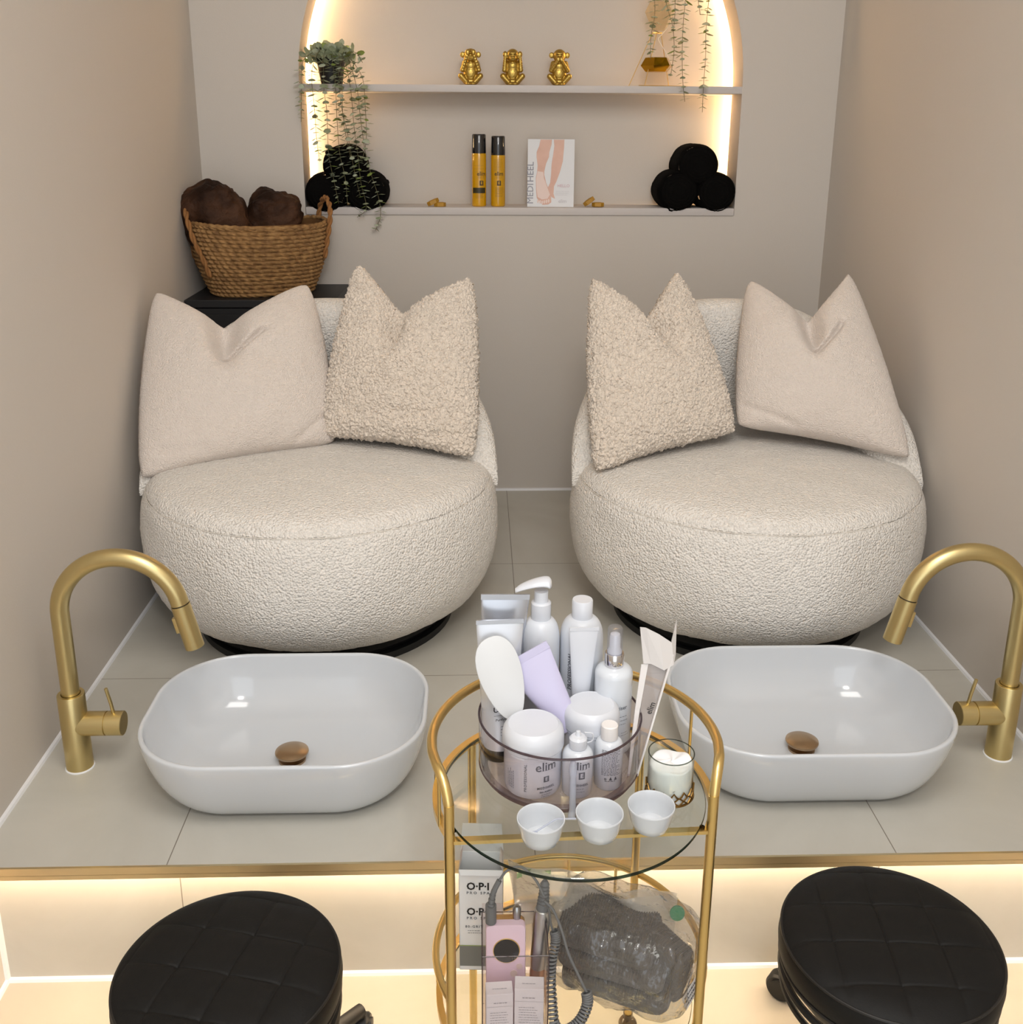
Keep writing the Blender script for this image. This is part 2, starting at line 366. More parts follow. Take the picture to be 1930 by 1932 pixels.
# ------------------------------------------------------------------ armchairs
M_boucle = mat('boucle fabric', (240, 234, 226), 0.95, bump=('voronoi', 210, 0.85, 0.005), sheen=0.15, spec=0.2)
M_seam = mat('boucle seam', (226, 219, 209), 0.95, spec=0.1)
def interp(tab, x):
    for (a, fa), (b, fb) in zip(tab, tab[1:]):
        if x <= b:
            t = (x - a) / (b - a); t = max(0, t); return fa + (fb - fa) * t
    return tab[-1][1]
def smooth_interp(tab, x):
    return (interp(tab, x - 5) + interp(tab, x) * 2 + interp(tab, x + 5)) / 4
def make_chair():
    t = thing('armchair', '', 'armchair')
    body = [(0, .052), (.27, .054), (.325, .062), (.365, .085), (.392, .12), (.410, .165), (.418, .215), (.419, .26), (.415, .30), (.409, .332), (.401, .352)]
    top = [(.4005, .3525), (.392, .366), (.372, .381), (.33, .390), (.26, .397), (.16, .401), (.06, .403), (0, .403)]
    bp = [p for p in smooth_path([(r, 0, z) for r, z in body], 4)]; tp = smooth_path([(r, 0, z) for r, z in top], 4)
    def bump(g, amp):
        out = []
        for v in g[0]:
            v = Vector(v); n = Vector((v.x, v.y, (v.z - .23) * 1.2)).normalized()
            out.append(v + n * (noise.noise(v * 9) * .004 + noise.noise(v * 75) * amp))
        return out, g[1]
    obj('seat_base', bump(lathe([(max(p.x, 0), p.z) for p in bp], 220), .0016), M_boucle, t, angle=None)
    obj('seat_cushion', bump(lathe([(max(p.x, 0), p.z) for p in tp], 220), .0012), M_boucle, t, angle=None)
    obj('piping', tube([(.4005 * math.cos(a), .4005 * math.sin(a), .3525) for a in [2 * PI * i / 120 for i in range(120)]], .0011, 6, closed=True), M_seam, t)
    hh = [(0, .722), (15, .720), (30, .700), (45, .660), (60, .590), (72, .530), (84, .47), (91, .42), (97, .38)]
    TH = 95
    rings = []
    for i in range(141):
        th = -TH + 2 * TH * i / 140; a = abs(th)
        e = max(0, (a - (TH - 14)) / 14); s = math.sqrt(max(1e-4, 1 - e * e))
        h = smooth_interp(hh, a); zb = .315; zc = (h + zb) / 2 - .02 * (1 - s); hz = (h - zb) / 2 * (.25 + .75 * s)
        thick = (.058 + .012 * math.cos(math.radians(th))) * s
        ro = .418; rc = ro - thick; ring = []
        for k in range(36):
            q = 2 * PI * k / 36; c, sn = math.cos(q), math.sin(q)
            rr = rc + thick * math.copysign(abs(c) ** .7, c); z = zc + hz * math.copysign(abs(sn) ** .62, sn)
            rr -= .02 * max(0, (z - .45)) / .27 * .8      # the back leans in a touch at the top
            x = rr * math.sin(math.radians(th)); y = rr * math.cos(math.radians(th))
            d = noise.noise(Vector((x, y, z)) * 75) * .0015
            ring.append((x + d * c, y + d * c, z))
        rings.append(ring)
    obj('backrest', loft(rings), M_boucle, t, angle=None)
    obj('swivel_base', join(cyl(.305, 0, .016, 64), cyl(.12, .016, .056, 32), lathe([(.29, .016), (.30, .03), (.27, .054)], 64)), M_black, t)
    return t
CH1 = (-.428, -.872); CH2 = (.586, -.872)
chair = make_chair(); chair.scale = (1.0, 1, 1); chair.location = (*CH1, H); chair.rotation_euler = (0, 0, math.radians(4))
chair['label'] = 'cream boucle barrel armchair in front of the black cabinet and basket'; chair['group'] = 'boucle tub armchairs'
chair2 = dup(chair, (*CH2, H), math.radians(-3), 'cream boucle barrel armchair standing by the bare right wall, no cabinet behind it')

# ------------------------------------------------------------------ cushions
M_pil = mat('nubby cushion cloth', (228, 216, 206), 0.95, bump=('voronoi', 330, 0.75, 0.003), sheen=0.3, spec=0.15)
M_sher = mat('sherpa fleece', (236, 222, 206), 0.95, bump=('voronoi', 170, 0.8, 0.006), sheen=0.4, spec=0.1)
def sm(x): x = max(0, min(1, x)); return x * x * (3 - 2 * x)
def cushion(label, BL, BR, TR, TL, sc, nd, m, T0=.07, n=90, shag=0, fold=0.0, lean=0.0, folds=()):
    BL, BR, TR, TL = map(Vector, (BL, BR, TR, TL)); c = (BL + BR) / 2; nrm = (BR - BL).cross(TL - BL).normalized()
    if nrm.y > 0: nrm = -nrm
    up = ((TL + TR) - (BL + BR)).normalized(); side = (BR - BL).normalized()
    def f(s, t, sg):
        ns = max(0, 1 - abs(s - sc) / (sc if s < sc else 1 - sc))
        tt = t * (1 - nd * (ns ** 1.15) * sm(t * 1.1))
        bow = -.045 * math.sin(PI * t); s2 = s + bow * (.5 - s) * 1.3
        P = BL * (1 - s2) * (1 - tt) + BR * s2 * (1 - tt) + TR * s2 * tt + TL * (1 - s2) * tt
        P += up * (.012 * math.sin(PI * s) * (1 - t) ** 3)
        cn = (abs(2 * s - 1) * abs(2 * t - 1)) ** 9
        P += (side * -math.copysign(1, s - .5) + up * -math.copysign(1, t - .5)) * (.009 * cn)
        a = max(0, 1 - (2 * s - 1) ** 2); b = max(0, 1 - (2 * t - 1) ** 2)
        T = T0 * a ** .5 * b ** .36
        cr = math.exp(-((s - sc - lean * (1 - t)) / (.03 + .06 * t)) ** 2) * sm((t - .45) / .45)
        T *= 1 - .9 * cr
        wr = noise.noise(P * 11 + Vector((sc * 9, 0, 0))) * .007 + noise.noise(P * 26) * .0025
        e = (a * b) ** .3
        for (s0, t0, s1, t1, dp, wd) in folds:       # soft creases across the cloth
            dx, dy = s1 - s0, t1 - t0; L2 = dx * dx + dy * dy; k = max(0, min(1, ((s - s0) * dx + (t - t0) * dy) / L2))
            d = math.hypot(s - s0 - k * dx, t - t0 - k * dy); T -= dp * math.exp(-(d / wd) ** 2) * e
        P = P + nrm * (sg * T + wr * e) - nrm * fold * cr * .03
        if shag:
            q = P * 112; d = noise.noise(q) * .5 + noise.noise(q * 1.9 + Vector((7, 3, 1))) * .35
            d = abs(d) * 1.6
            out = nrm * sg * (.3 + e) + (P - (c + up * .2)).normalized() * (1.1 - e)
            P = P + out.normalized() * (d * .011 - .002) + side * noise.noise(q * 1.3 + Vector((0, 9, 0))) * .004 + up * noise.noise(q * 1.3 + Vector((5, 0, 0))) * .004
        else:
            P = P + nrm * sg * noise.noise(P * 150) * .0012 + side * noise.noise(P * 160) * .001
        return P - c
    g1 = grid(lambda s, t: f(s, t, 1), n, n); g2 = grid(lambda s, t: f(s, t, -.75), n, n)
    V = list(g1[0]); idx = {}
    for j in range(n + 1):
        for i in range(n + 1):
            k = j * (n + 1) + i
            if i in (0, n) or j in (0, n): idx[k] = k
            else: idx[k] = len(V); V.append(g2[0][k])
    Fc = list(g1[1]) + [tuple(idx[v] for v in fc)[::-1] for fc in g2[1]]
    r = thing('throw_cushion', label, 'cushion', c)
    obj('cushion_cover', (V, Fc), m, r, angle=None)
    return r, (BL - c, BR - c, TR - c, TL - c, nrm)
A = at
cushion('smooth cream throw cushion sagging beside the shaggy one, below the wicker basket', A(262, 908, -.95), A(636, 838, -.785), A(585, 532, -.585), A(288, 548, -.65), .44, .245, M_pil, .092, 110, folds=((.45, .64, .64, .76, .022, .022), (.78, .02, .95, .16, .012, .02), (.1, .1, .35, .04, .006, .03)))
cushion('shaggy curly fleece cushion in the armchair under the potted eucalyptus', A(604, 824, -.79), A(896, 866, -.905), A(894, 522, -.66), A(673, 494, -.585), .44, .27, M_sher, .085, 260, 1, folds=((.2, .12, .9, .2, .010, .03), (.75, .06, 1, .1, .01, .02)))
cushion('shaggy curly fleece cushion with two tall ears, in the armchair under the pink leg card', A(1122, 894, -.975), A(1390, 817, -.80), A(1279, 510, -.60), A(1112, 522, -.66), .52, .28, M_sher, .085, 260, 1, lean=.25)
cushion('smooth cream throw cushion with a sharply pointed ear touching the right wall corner', A(1388, 806, -.80), A(1722, 870, -.935), A(1606, 512, -.63), A(1408, 526, -.59), .52, .29, M_pil, .090, 110, folds=((.52, .60, .74, .75, .022, .022), (.05, .12, .35, .03, .012, .02)))

# ------------------------------------------------------------------ black cabinet, basket, blankets
M_blackw = mat('black cabinet lacquer', (22, 22, 24), 0.5, bump=('noise', 120, 0.1, 0.002))
CT = .68 + H
cab = thing('cabinet', 'low black cabinet in the corner under the wicker basket', 'cabinet', (-.667, -.158, H))
obj('body', box(-.205, .205, -.146, .150, 0, .655), M_blackw, cab, bevel=.002, smooth=False)
obj('cabinet_top', box(-.211, .211, -.154, .154, .658, .68), M_blackw, cab, bevel=.002, smooth=False)
obj('door', box(-.198, .198, -.150, -.1465, .02, .64), M_blackw, cab, smooth=False)

M_wick = mat('seagrass', (112, 78, 42), 0.8, var=(60, .22, (170, 130, 80)), bump=('noise', 300, 0.4, 0.002))
M_wickd = mat('seagrass dark', (112, 76, 38), 0.85)
M_rope = mat('jute rope', (156, 110, 62), 0.8, var=(90, .25, (140, 92, 46)), bump=('noise', 400, 0.4, 0.002))
def basket():
    t = thing('wicker_basket', 'woven seagrass basket with rope handles, holding brown blankets on the black cabinet', 'basket')
    ROWS = 17; HB = .20
    def shape(a, f):
        e = .78
        ax, by = .142 + .052 * f + .012 * math.sin(PI * f), .098 + .030 * f + .006 * math.sin(PI * f)
        c, s = math.cos(a), math.sin(a)
        return Vector((ax * math.copysign(abs(c) ** e, c), by * math.copysign(abs(s) ** e, s), 0))
    def outer(u, v):
        a = 2 * PI * u; row = v * ROWS; k = int(min(row, ROWS - 1e-6)); fr = row - k
        P = shape(a, v); n = P.normalized()
        rope = abs(math.sin(PI * fr)) ** .6
        tw = math.sin(a * 44 + (k * 2.1) + fr * 3.2 + noise.noise(Vector((a * 2, k, 0))) * 2)
        P = P * (1 + .02 * noise.noise(Vector((math.cos(a) * 2, math.sin(a) * 2, v * 2))))
        P += n * (rope * .0060 + rope * tw * .0034); P.z = v * HB + .0012 * tw + .006 * math.sin(a * 2 + 1) * v
        return P
    g = grid(outer, 520, 17 * 7)
    inner = grid(lambda u, v: shape(2 * PI * u, v) * .97 + Vector((0, 0, .006 + v * (HB - .004))), 80, 10)
    base = [shape(2 * PI * i / 80, 0) * .99 + Vector((0, 0, .002)) for i in range(80)]
    obj('woven_body', join(g, (base, [tuple(range(80))])), M_wick, t, angle=None)
    obj('lining', inner, M_wickd, t)
    rim = tube([outer(i / 200, 1) + Vector((0, 0, 0)) for i in range(200)], .006, 8, closed=True)
    obj('rim', rim, M_wick, t, angle=None)
    def rope(path, r=.0046):
        P = smooth_path(path, 10); gs = []
        for s in range(2):
            Q = []
            for i, p in enumerate(P):
                tdir = (P[min(i + 1, len(P) - 1)] - P[max(i - 1, 0)]).normalized(); u = tdir.orthogonal().normalized()
                u = (Vector((0, 1, 0)) - tdir * tdir.y).normalized() if abs(tdir.y) < .95 else (Vector((1, 0, 0)) - tdir * tdir.x).normalized()
                v = tdir.cross(u); a = i * .5 + s * PI; Q.append(p + (u * math.cos(a) + v * math.sin(a)) * r * .8)
            gs.append(tube(Q, r, 8))
        return join(*gs)
    obj('handle', rope([(-.160, -.072, .060), (-.176, -.072, .11), (-.196, -.068, .16), (-.207, -.050, .215), (-.206, -.005, .246), (-.208, .04, .222), (-.204, .056, .17), (-.188, .06, .12), (-.172, .062, .08)]), M_rope, t, angle=None)
    obj('handle', rope([(.172, -.072, .10), (.182, -.073, .15), (.192, -.072, .20), (.198, -.060, .240), (.200, -.02, .264), (.200, .02, .264), (.198, .060, .242), (.192, .072, .20), (.182, .073, .15), (.172, .072, .11)]), M_rope, t, angle=None)
    return t
bk = basket(); bk.location = (-.686, -.163, CT); bk.scale = (.985, .97, 1); bk.rotation_euler = (0, 0, math.radians(22))

M_velvet = mat('brown velvet', (36, 21, 13), 0.62, var=(12, .16, (78, 52, 36)), spec=.12, bump=('noise', 20, .9, .02))
def bundle(label, c, rad, rot, seed):
    R = Euler(rot).to_matrix()
    def f(u, v):
        a = 2 * PI * u; b = PI * (v - .5)
        e1, e2 = .75, .62
        cb, sb = math.cos(b), math.sin(b); ca, sa = math.cos(a), math.sin(a)
        P = Vector((math.copysign(abs(ca) ** e1, ca) * abs(cb) ** e2, math.copysign(abs(sa) ** e1, sa) * abs(cb) ** e2, math.copysign(abs(sb) ** e2, sb)))
        n = P.normalized(); q = P * 1.6 + Vector((seed, 0, 0))
        q2 = Vector((q.x * .7 + q.z * .5, q.y, q.z * 2.2 - q.x))
        d = noise.noise(q) * .10 + noise.noise(q2 * 1.3) * .08 + noise.noise(q2 * 2.6 + Vector((3, 1, 4))) * .05
        P = Vector((P.x * rad[0], P.y * rad[1], P.z * rad[2])); P += Vector((n.x * rad[0], n.y * rad[1], n.z * rad[2])) * d
        return R @ P
    r = obj('folded_blanket', grid(f, 160, 90), M_velvet, angle=None); r.location = c
    return tag(r, label, 'blanket', 'brown blankets in the wicker basket')
bundle('taller brown velvet blanket roll beside the left wall, in the basket', A(412, 428, -.19), (.092, .072, .122), (.1, -.36, 0), 1.0)
bundle('lower brown velvet blanket bundle in the basket, nearer the arched niche', A(512, 440, -.13), (.082, .066, .122), (0, .22, 0), 5.0)

# ------------------------------------------------------------------ wash basins
def basin():
    t = thing('wash_basin', '', 'basin'); W, D = .508, .390
    prof = [(-.085, 0), (-.066, .002), (-.050, .010), (-.034, .028), (-.020, .054), (-.009, .086), (-.002, .116), (0, .130), (-.0008, .1345), (-.004, .1362), (-.0075, .1345), (-.009, .128), (-.012, .112), (-.020, .084), (-.034, .056), (-.055, .036), (-.085, .026), (-.125, .021), (-.165, .019)]
    pp = smooth_path([(a, 0, z) for a, z in prof], 3)
    rings = [[(x, y, p.z) for x, y in rrect(W + 2 * p.x, D + 2 * p.x, max(.012, .150 + p.x * .75), 16)] for p in pp]
    obj('bowl', loft(rings), M_ceramic, t, angle=None)
    M_cap = mat('bronze drain cap', (176, 150, 120), .3, 1.0)
    obj('drain_cap', lathe([(0, .032), (.020, .0325), (.0295, .034), (.031, .0365), (.0305, .039), (.024, .0425), (.012, .0445), (0, .045)], 48), M_cap, t)
    obj('drain_stem', join(cyl(.025, .0185, .023, 40), cyl(.012, .02, .034, 24)), M_cap, t)
    return t
b1 = basin(); b1.location = (-.404, -1.537, H); b1['label'] = 'white ceramic vessel basin in front of the armchair by the black cabinet'; b1['group'] = 'white vessel basins'
dup(b1, (.557, -1.524, H), 0.0, 'white ceramic vessel basin partly behind the gold trolley rail')

# ------------------------------------------------------------------ taps
M_dark = mat('dark gap', (50, 38, 18), .6)
def tap(sx, label, loc):
    t = thing('basin_tap', label, 'tap', loc, group='brushed gold taps')
    def X(g): return [(sx * v[0], v[1], v[2]) for v in g[0]], g[1]
    obj('tap_body', X(lathe([(.0243, 0), (.0243, .153), (.0235, .1545), (.0175, .1545), (.0175, .150)], 40)), M_gold, t)
    obj('base_seal', X(lathe([(.0262, 0), (.0262, .0015), (.024, .003)], 40)), M_caulk, t)
    r = .1075; zc = .315; path = [(0, 0, .140), (0, 0, .2), (0, 0, .26)] + [(r - r * math.cos(a), 0, zc + r * math.sin(a)) for a in [math.radians(d) for d in range(0, 168, 4)]]
    e = Vector(path[-1]); d = Vector((math.cos(math.radians(-77)), 0, math.sin(math.radians(-77))))
    path.append(e + d * .012)
    obj('spout', X(tube(path, .0162, 24)), M_gold, t)
    p = e + d * .012
    obj('joint_ring', X(tube([p, p + d * .002], .0155, 24)), M_dark, t)
    p = p + d * .002
    sh = obj('spray_head', X(tube([p, p + d * .0855], .0172, 24)), M_gold, t)
    nb = Vector((-d.z, 0, d.x)) * -1
    q = p + d * .022 + nb * .0172
    obj('button', X(xm(box(-.005, .005, -.0055, .0055, 0, .03), Matrix.Translation(q + nb * .0) @ Matrix(((nb.x, 0, d.x), (0, 1, 0), (nb.z, 0, d.z))).to_4x4())), M_gold, sh, bevel=.001)
    obj('valve', X(xf(lathe([(.0225, 0), (.0225, .052), (.0205, .0525), (.0205, .0545), (.0225, .055), (.0225, .083), (.0215, .084), (0, .084)], 40), (0.006, 0, .0915), (0, PI / 2, 0))), M_gold, t)
    obj('lever', X(tube([(.073, 0, .112), (.071, -.002, .135), (.066, -.004, .166)], .0032, 12)), M_gold, t)
    return t
tap(1, 'brushed gold tall pull-out tap rising against the left wall', (-.8025, -1.5208, H))
tap(-1, 'brushed gold tall pull-out tap at the basin beside the right wall', (.9402, -1.5227, H))

# ------------------------------------------------------------------ rolling stools
M_leather = mat('black leatherette', (12, 11, 10), 0.6, bump=('noise', 420, 0.25, 0.001), spec=.3)
M_stitch = mat('black piping', (26, 24, 22), 0.45)
def stool(label, x, y, za, qa, la, hz=.335, R=.150):
    t = thing('rolling_stool', label, 'stool', (x, y, 0), group='black rolling stools')
    ca, sa = math.cos(math.radians(qa)), math.sin(math.radians(qa)); cb, sb = math.cos(math.radians(la)), math.sin(math.radians(la)); S = .0735
    def groove(px, py):
        g = 0; 
        for (c, s, off) in ((ca, sa, .011), (cb, sb, .02)):
            d = (-s * px + c * py + off) / S; d = abs(d - round(d)) * S
            g += math.exp(-(d / .0016) ** 2) * .0016 + math.exp(-(d / .010) ** 2) * .0016
        return g
    def topf(u, v):
        rr = R * v; a = 2 * PI * u; px, py = rr * math.cos(a), rr * math.sin(a); k = v ** 6
        z = hz + .006 * (1 - v * v) - .010 * v ** 9 - groove(px, py) * (1 - v ** 8) + .0006 * noise.noise(Vector((px, py, 0)) * 40)
        return (px, py, z)
    g = grid(topf, 300, 110)
    obj('seat', join(g, loft([[(r_ * math.cos(2 * PI * i / 120), r_ * math.sin(2 * PI * i / 120), z) for i in range(120)] for r_, z in [(R, hz - .010), (R + .003, hz - .016), (R + .0045, hz - .030), (R + .003, hz - .046), (R - .002, hz - .056), (R - .012, hz - .060)]], False, True)), M_leather, t, angle=None)
    for zz, rr in ((hz - .0115, R + .0012), (hz - .054, R + .0005)):
        obj('piping', tube([(rr * math.cos(2 * PI * i / 120), rr * math.sin(2 * PI * i / 120), zz) for i in range(120)], .0022, 8, closed=True), M_stitch, t)
    obj('seat_plate', join(cyl(R - .02, hz - .066, hz - .059, 64), tube([((R - .004) * math.cos(2 * PI * i / 90), (R - .004) * math.sin(2 * PI * i / 90), hz - .078) for i in range(90)], .0055, 8, closed=True),
        tube([((R - .006) * math.cos(2 * PI * i / 90), (R - .006) * math.sin(2 * PI * i / 90), hz - .10) for i in range(90)], .0045, 8, closed=True)), M_black, t)
    obj('gas_column', join(cyl(.025, .07, .17, 32), cyl(.014, .17, hz - .06, 24)), mat('dark chrome', (70, 68, 66), .2, 1.0), t)
    for k in range(5):
        a = za + k * 2 * PI / 5; c, s = math.cos(a), math.sin(a); RL = .243
        lg = obj('leg', tube([(c * .02, s * .02, .095), (c * .10, s * .10, .085), (c * RL, s * RL, .062)], .012, 12, taper=lambda q: .017 - .006 * q), M_black, t)
        obj('caster', join(xf(lathe([(0, -.013), (.022, -.013), (.025, -.009), (.025, .009), (.022, .013), (0, .013)], 28), (c * RL + s * .0, s * RL, .025), (PI / 2, 0, a + .6)), xf(lathe([(0, -.017), (.014, -.017), (.014, .017), (0, .017)], 20), (c * RL, s * RL, .03), (PI / 2, 0, a + .6)), xf(cyl(.007, .03, .062, 16), (c * RL, s * RL, 0))), M_black, t)
    return t
stool('round black quilted rolling stool with a clean unscuffed top, before the left basin', -.398, -2.072, math.radians(52), 74.5, -13, .342, .149)
stool('round black quilted rolling stool with scuffed top, standing below the right-hand basin', .524, -2.044, math.radians(105), -95.5, -4.3, .346, .148)

# ------------------------------------------------------------------ niche: statuettes
M_gleam = mat('antique gold paint', (190, 160, 84), 0.34, 1.0, bump=('noise', 260, .35, .002))
def monkey(label, px, pose):
    P = at(px, 160, .052)
    arms = {'eyes': ((.0085, -.0195, .0895), .0076), 'ears': ((.0215, -.006, .0850), .0070), 'mouth': ((.0050, -.0235, .0715), .0064)}[pose]
    B = [((0, .002, .036), (.0225, .018, .027), (0, 0, 0)), ((0, -.001, .056), (.0185, .0145, .017), (0, 0, 0)), ((0, .001, .012), (.023, .019, .012), (0, 0, 0)),
         ((0, -.001, .0855), (.0195, .0175, .0192), (0, 0, 0)), ((0, -.0135, .0765), (.0115, .0095, .0095), (0, 0, 0)), ((0, -.0150, .0905), (.0120, .005, .0045), (0, 0, 0))]
    for s in (-1, 1):
        if pose == 'ears':
            B.append(((s * .0225, .002, .0885), (.0070, .0035, .0098), (0, 0, 0)))
        else:
            B.append(((s * .0235, .001, .0870), (.0078, .0034, .0088), (0, 0, 0)))
        B += limb((s * .013, .002, .013), (s * .029, -.013, .027), .0110, .0085)
        B += limb((s * .029, -.013, .027), (s * .010, -.021, .007), .0082, .0066)
        B.append(((s * .007, -.025, .0045), (.008, .006, .0045), (0, 0, 0)))
        B += limb((s * .0180, .001, .064), (s * .0245, -.009, .044), .0082, .0072)
        h = arms[0]; B += limb((s * .0245, -.009, .044), (s * h[0], h[1], h[2]), .0070, arms[1] * .8)
        B.append(((s * h[0], h[1], h[2] + .003), (arms[1], arms[1] * .7, arms[1] * 1.2), (0, 0, 0)))
    g = blob(B, .0011, smooth_it=2)
    t = thing('monkey_statuette', label, 'statuette', (P.x, .062, SH), group='golden monkey statuettes')
    obj('body', g, M_gleam, t, angle=None)
    f = []
    if pose != 'eyes':
        for s in (-1, 1):
            f.append(xf(lathe([(0, -.0028), (.0028, -.001), (.0028, .001), (0, .0028)], 12), (s * .0058, -.0182, .0885)))
    f.append(xf(lathe([(0, -.0012), (.0042, -.0006), (.0042, .0006), (0, .0012)], 16), (0, -.0228, .0765), (PI / 2, 0, 0), (1, .5, 1)))
    obj('face', join(*f), mat('dark gold', (110, 80, 24), .4, 1.0), t)
monkey('golden monkey statuette covering its eyes with both hands', 888, 'eyes')
monkey('golden monkey statuette holding its hands over its ears', 967, 'ears')
monkey('golden monkey statuette covering its mouth with both hands', 1055, 'mouth')

# oil bottles
def oil_bottle(label, px, hh, kind):
    P = at(px, 389, .05); t = thing('oil_bottle', label, 'bottle', (P.x, .052, SILL), group='amber oil bottles')
    R = .0222; zc = hh - .056
    obj('bottle_body', lathe([(0, 0), (R - .003, 0), (R - .0005, .002), (R, .005), (R, zc - .004), (R - .0012, zc), (.012, zc)], 48), mat('amber oil', (206, 152, 2), .15, coat=.6), t)
    obj('cap', lathe([(R - .0006, zc), (R - .0003, zc + .002), (R - .0012, hh - .003), (R - .003, hh), (0, hh)], 48), mat('glossy black cap', (20, 20, 22), .12, coat=.6), t)
    a = -PI / 2 + (.35 if kind else .12); r = R + .0003
    g = [wrap(text_geo('elim', .0175, .0003), r, .098, a), wrap(subrect(.0125, .0145, 0, 0), r, .0705, a)]
    obj('lettering', join(*g, wrap(text_lines(2, .024, .003, 0, .089, .0006, 3), r, 0, a)), mat('bottle ink', (74, 56, 20), .5), t, smooth=False)
    obj('emblem', wrap(text_geo('E', .011, .0004), r + .0002, .0705, a), mat('amber ink', (206, 160, 60), .5), t, smooth=False)
    if kind:
        obj('band', wrap(subrect(.044, .0165, 0, 0, 24), r, .0485, -PI / 2), mat('dark olive band', (52, 46, 18), .4), t, smooth=False)
        obj('small_print', join(wrap(text_lines(4, .028, .0034, .002, .037, .0007, 4), r, 0, -PI / 2), wrap(text_lines(3, .034, .009, 0, .122, .0004, 5), r, 0, -PI / 2)), mat('bottle ink', (74, 56, 20), .5), t, smooth=False)
    else:
        obj('small_print', join(wrap(text_lines(7, .026, .0042, .004, .056, .0008, 6), r, 0, -PI / 2), wrap(text_lines(9, .030, .004, 0, .140, .0006, 8), r, 0, -PI / 2)), mat('bottle ink', (74, 56, 20), .5), t, smooth=False)
oil_bottle('taller amber oil bottle with black cap and a dark band round its lower half', 904, .214, 1)
oil_bottle('amber oil bottle with black cap and no dark band, next to the leg card', 939.5, .209, 0)

# picture card
P = at(1038, 388, .04)
card = thing('picture_card', 'white card with a photograph of bare legs and feet leaning in the niche', 'card', (P.x, .036, SILL), math.radians(-4))
CW, CH = .143, .203
tilt = Matrix.Rotation(math.radians(-10), 4, 'X')
obj('card_board', xm(box(-CW / 2, CW / 2, 0, .004, 0, CH), tilt), mat('white card', (226, 226, 228), .5), card, smooth=False)
def cp(pts): return [((x - 1157) / 585 * CW, (948 - y) / 812 * CH) for x, y in pts]
def flat(pts, off): 
    return xm(([Vector((x, -off, z)) for x, z in pts], [tuple(range(len(pts)))]), tilt)
def fsm(pts): 
    Q = smooth_path([(x, 0, y) for x, y in pts] + [(pts[0][0], 0, pts[0][1])], 4); return [(q.x, q.z) for q in Q]
L1 = [(1022, 141), (1165, 141), (1160, 200), (1135, 290), (1130, 350), (1095, 430), (1075, 520), (1075, 560), (1100, 660), (1150, 770), (1165, 830), (1168, 895), (1130, 920), (1060, 925), (1020, 890), (985, 840), (975, 750), (970, 600), (985, 520), (990, 450), (975, 350), (975, 290), (1005, 220)]
L2 = [(1187, 141), (1320, 141), (1318, 230), (1305, 400), (1270, 530), (1230, 640), (1200, 700), (1195, 790), (1215, 850), (1170, 830), (1130, 760), (1120, 720), (1150, 660), (1160, 560), (1165, 430), (1185, 300), (1195, 220)]
L3 = [(990, 520), (1062, 530), (1070, 600), (1110, 700), (1150, 800), (1120, 850), (1050, 860), (995, 830), (982, 740), (976, 610)]
obj('leg_picture', join(flat(cp(L2), .0004), flat(cp(L1), .0007)), mat('printed skin', (212, 166, 146), .5, var=(22, .3, (226, 186, 168))), card, smooth=False)
toes = [[(1000 + k * 27 + 11 * math.cos(a), 895 - abs(2 - k) * 6 + 22 * math.sin(a)) for a in [2 * PI * i / 14 for i in range(14)]] for k in range(6)]
obj('foot_picture', join(flat(cp(L3), .001), *[flat(cp(q), .0011) for q in toes]), mat('printed sole', (232, 208, 198), .5), card, smooth=False)
def ctext(s, size, x, y, rot=0, bold=0): return xm(xm(xf(text_geo(s, size, bold), rot=(0, 0, rot)), Matrix.Translation(Vector((cp([(x, y)])[0][0], cp([(x, y)])[0][1], 0)))), tilt @ Matrix.Translation((0, -.0012, 0)) @ Matrix.Rotation(PI / 2, 4, 'X'))
obj('lettering', join(ctext('MEDI', .0275, 905, 790, PI / 2), ctext('HEEL', .0275, 905, 530, PI / 2, .0002)), mat('card ink', (150, 150, 160), .6), card, smooth=False)
obj('pink_lettering', ctext('HELLO', .0125, 1320, 695), mat('card pink', (214, 178, 184), .6), card, smooth=False)
def cl(g): return xm(g, tilt @ Matrix.Translation((0, -.0012, 0)) @ Matrix.Rotation(PI / 2, 4, 'X'))
lx, ly = cp([(1315, 760)])[0]
obj('pale_lettering', join(ctext('elim', .0155, 1310, 880), cl(text_lines(3, .045, .0055, lx, ly, .0007, 3))), mat('card ink pale', (196, 190, 194), .6), card, smooth=False)

# wax blocks
M_wax = mat('honey wax', (176, 130, 30), .45)
def wax(label, px, py, tiltd, rz):
    P = at(px, py, .03); z = max(P.z, SILL + .0065)
    g = loft([[(.019 * k * math.cos(a), .015 * k * math.sin(a), zz) for a in [2 * PI * i / 6 for i in range(6)]] for k, zz in ((.94, -.0062), (1, -.005), (1, .005), (.94, .0062))])
    g2 = loft([[(.013 * k * math.cos(a), .009 * k * math.sin(a), zz) for a in [2 * PI * i / 6 for i in range(6)]] for k, zz in ((1, .0062), (.9, .0072))])
    o = obj('wax_block', join(g, g2), M_wax, smooth=False, bevel=.0006); o.location = (P.x, .03, z); o.rotation_euler = (0, tiltd, rz)
    tag(o, label, 'wax block', 'honey coloured wax blocks')
wax('small amber wax block lying flat, close to the taller oil bottle', 830, 386, 0, .2)
wax('small amber wax block leaning on its twin, nearest the left towel pile', 817, 381, -.42, .1)
wax('small amber wax block lying flat on the ledge between card and towels', 1128, 386, 0, -.1)
wax('small amber wax block tilted against its twin beside the leg card', 1111, 380, -.62, 0)

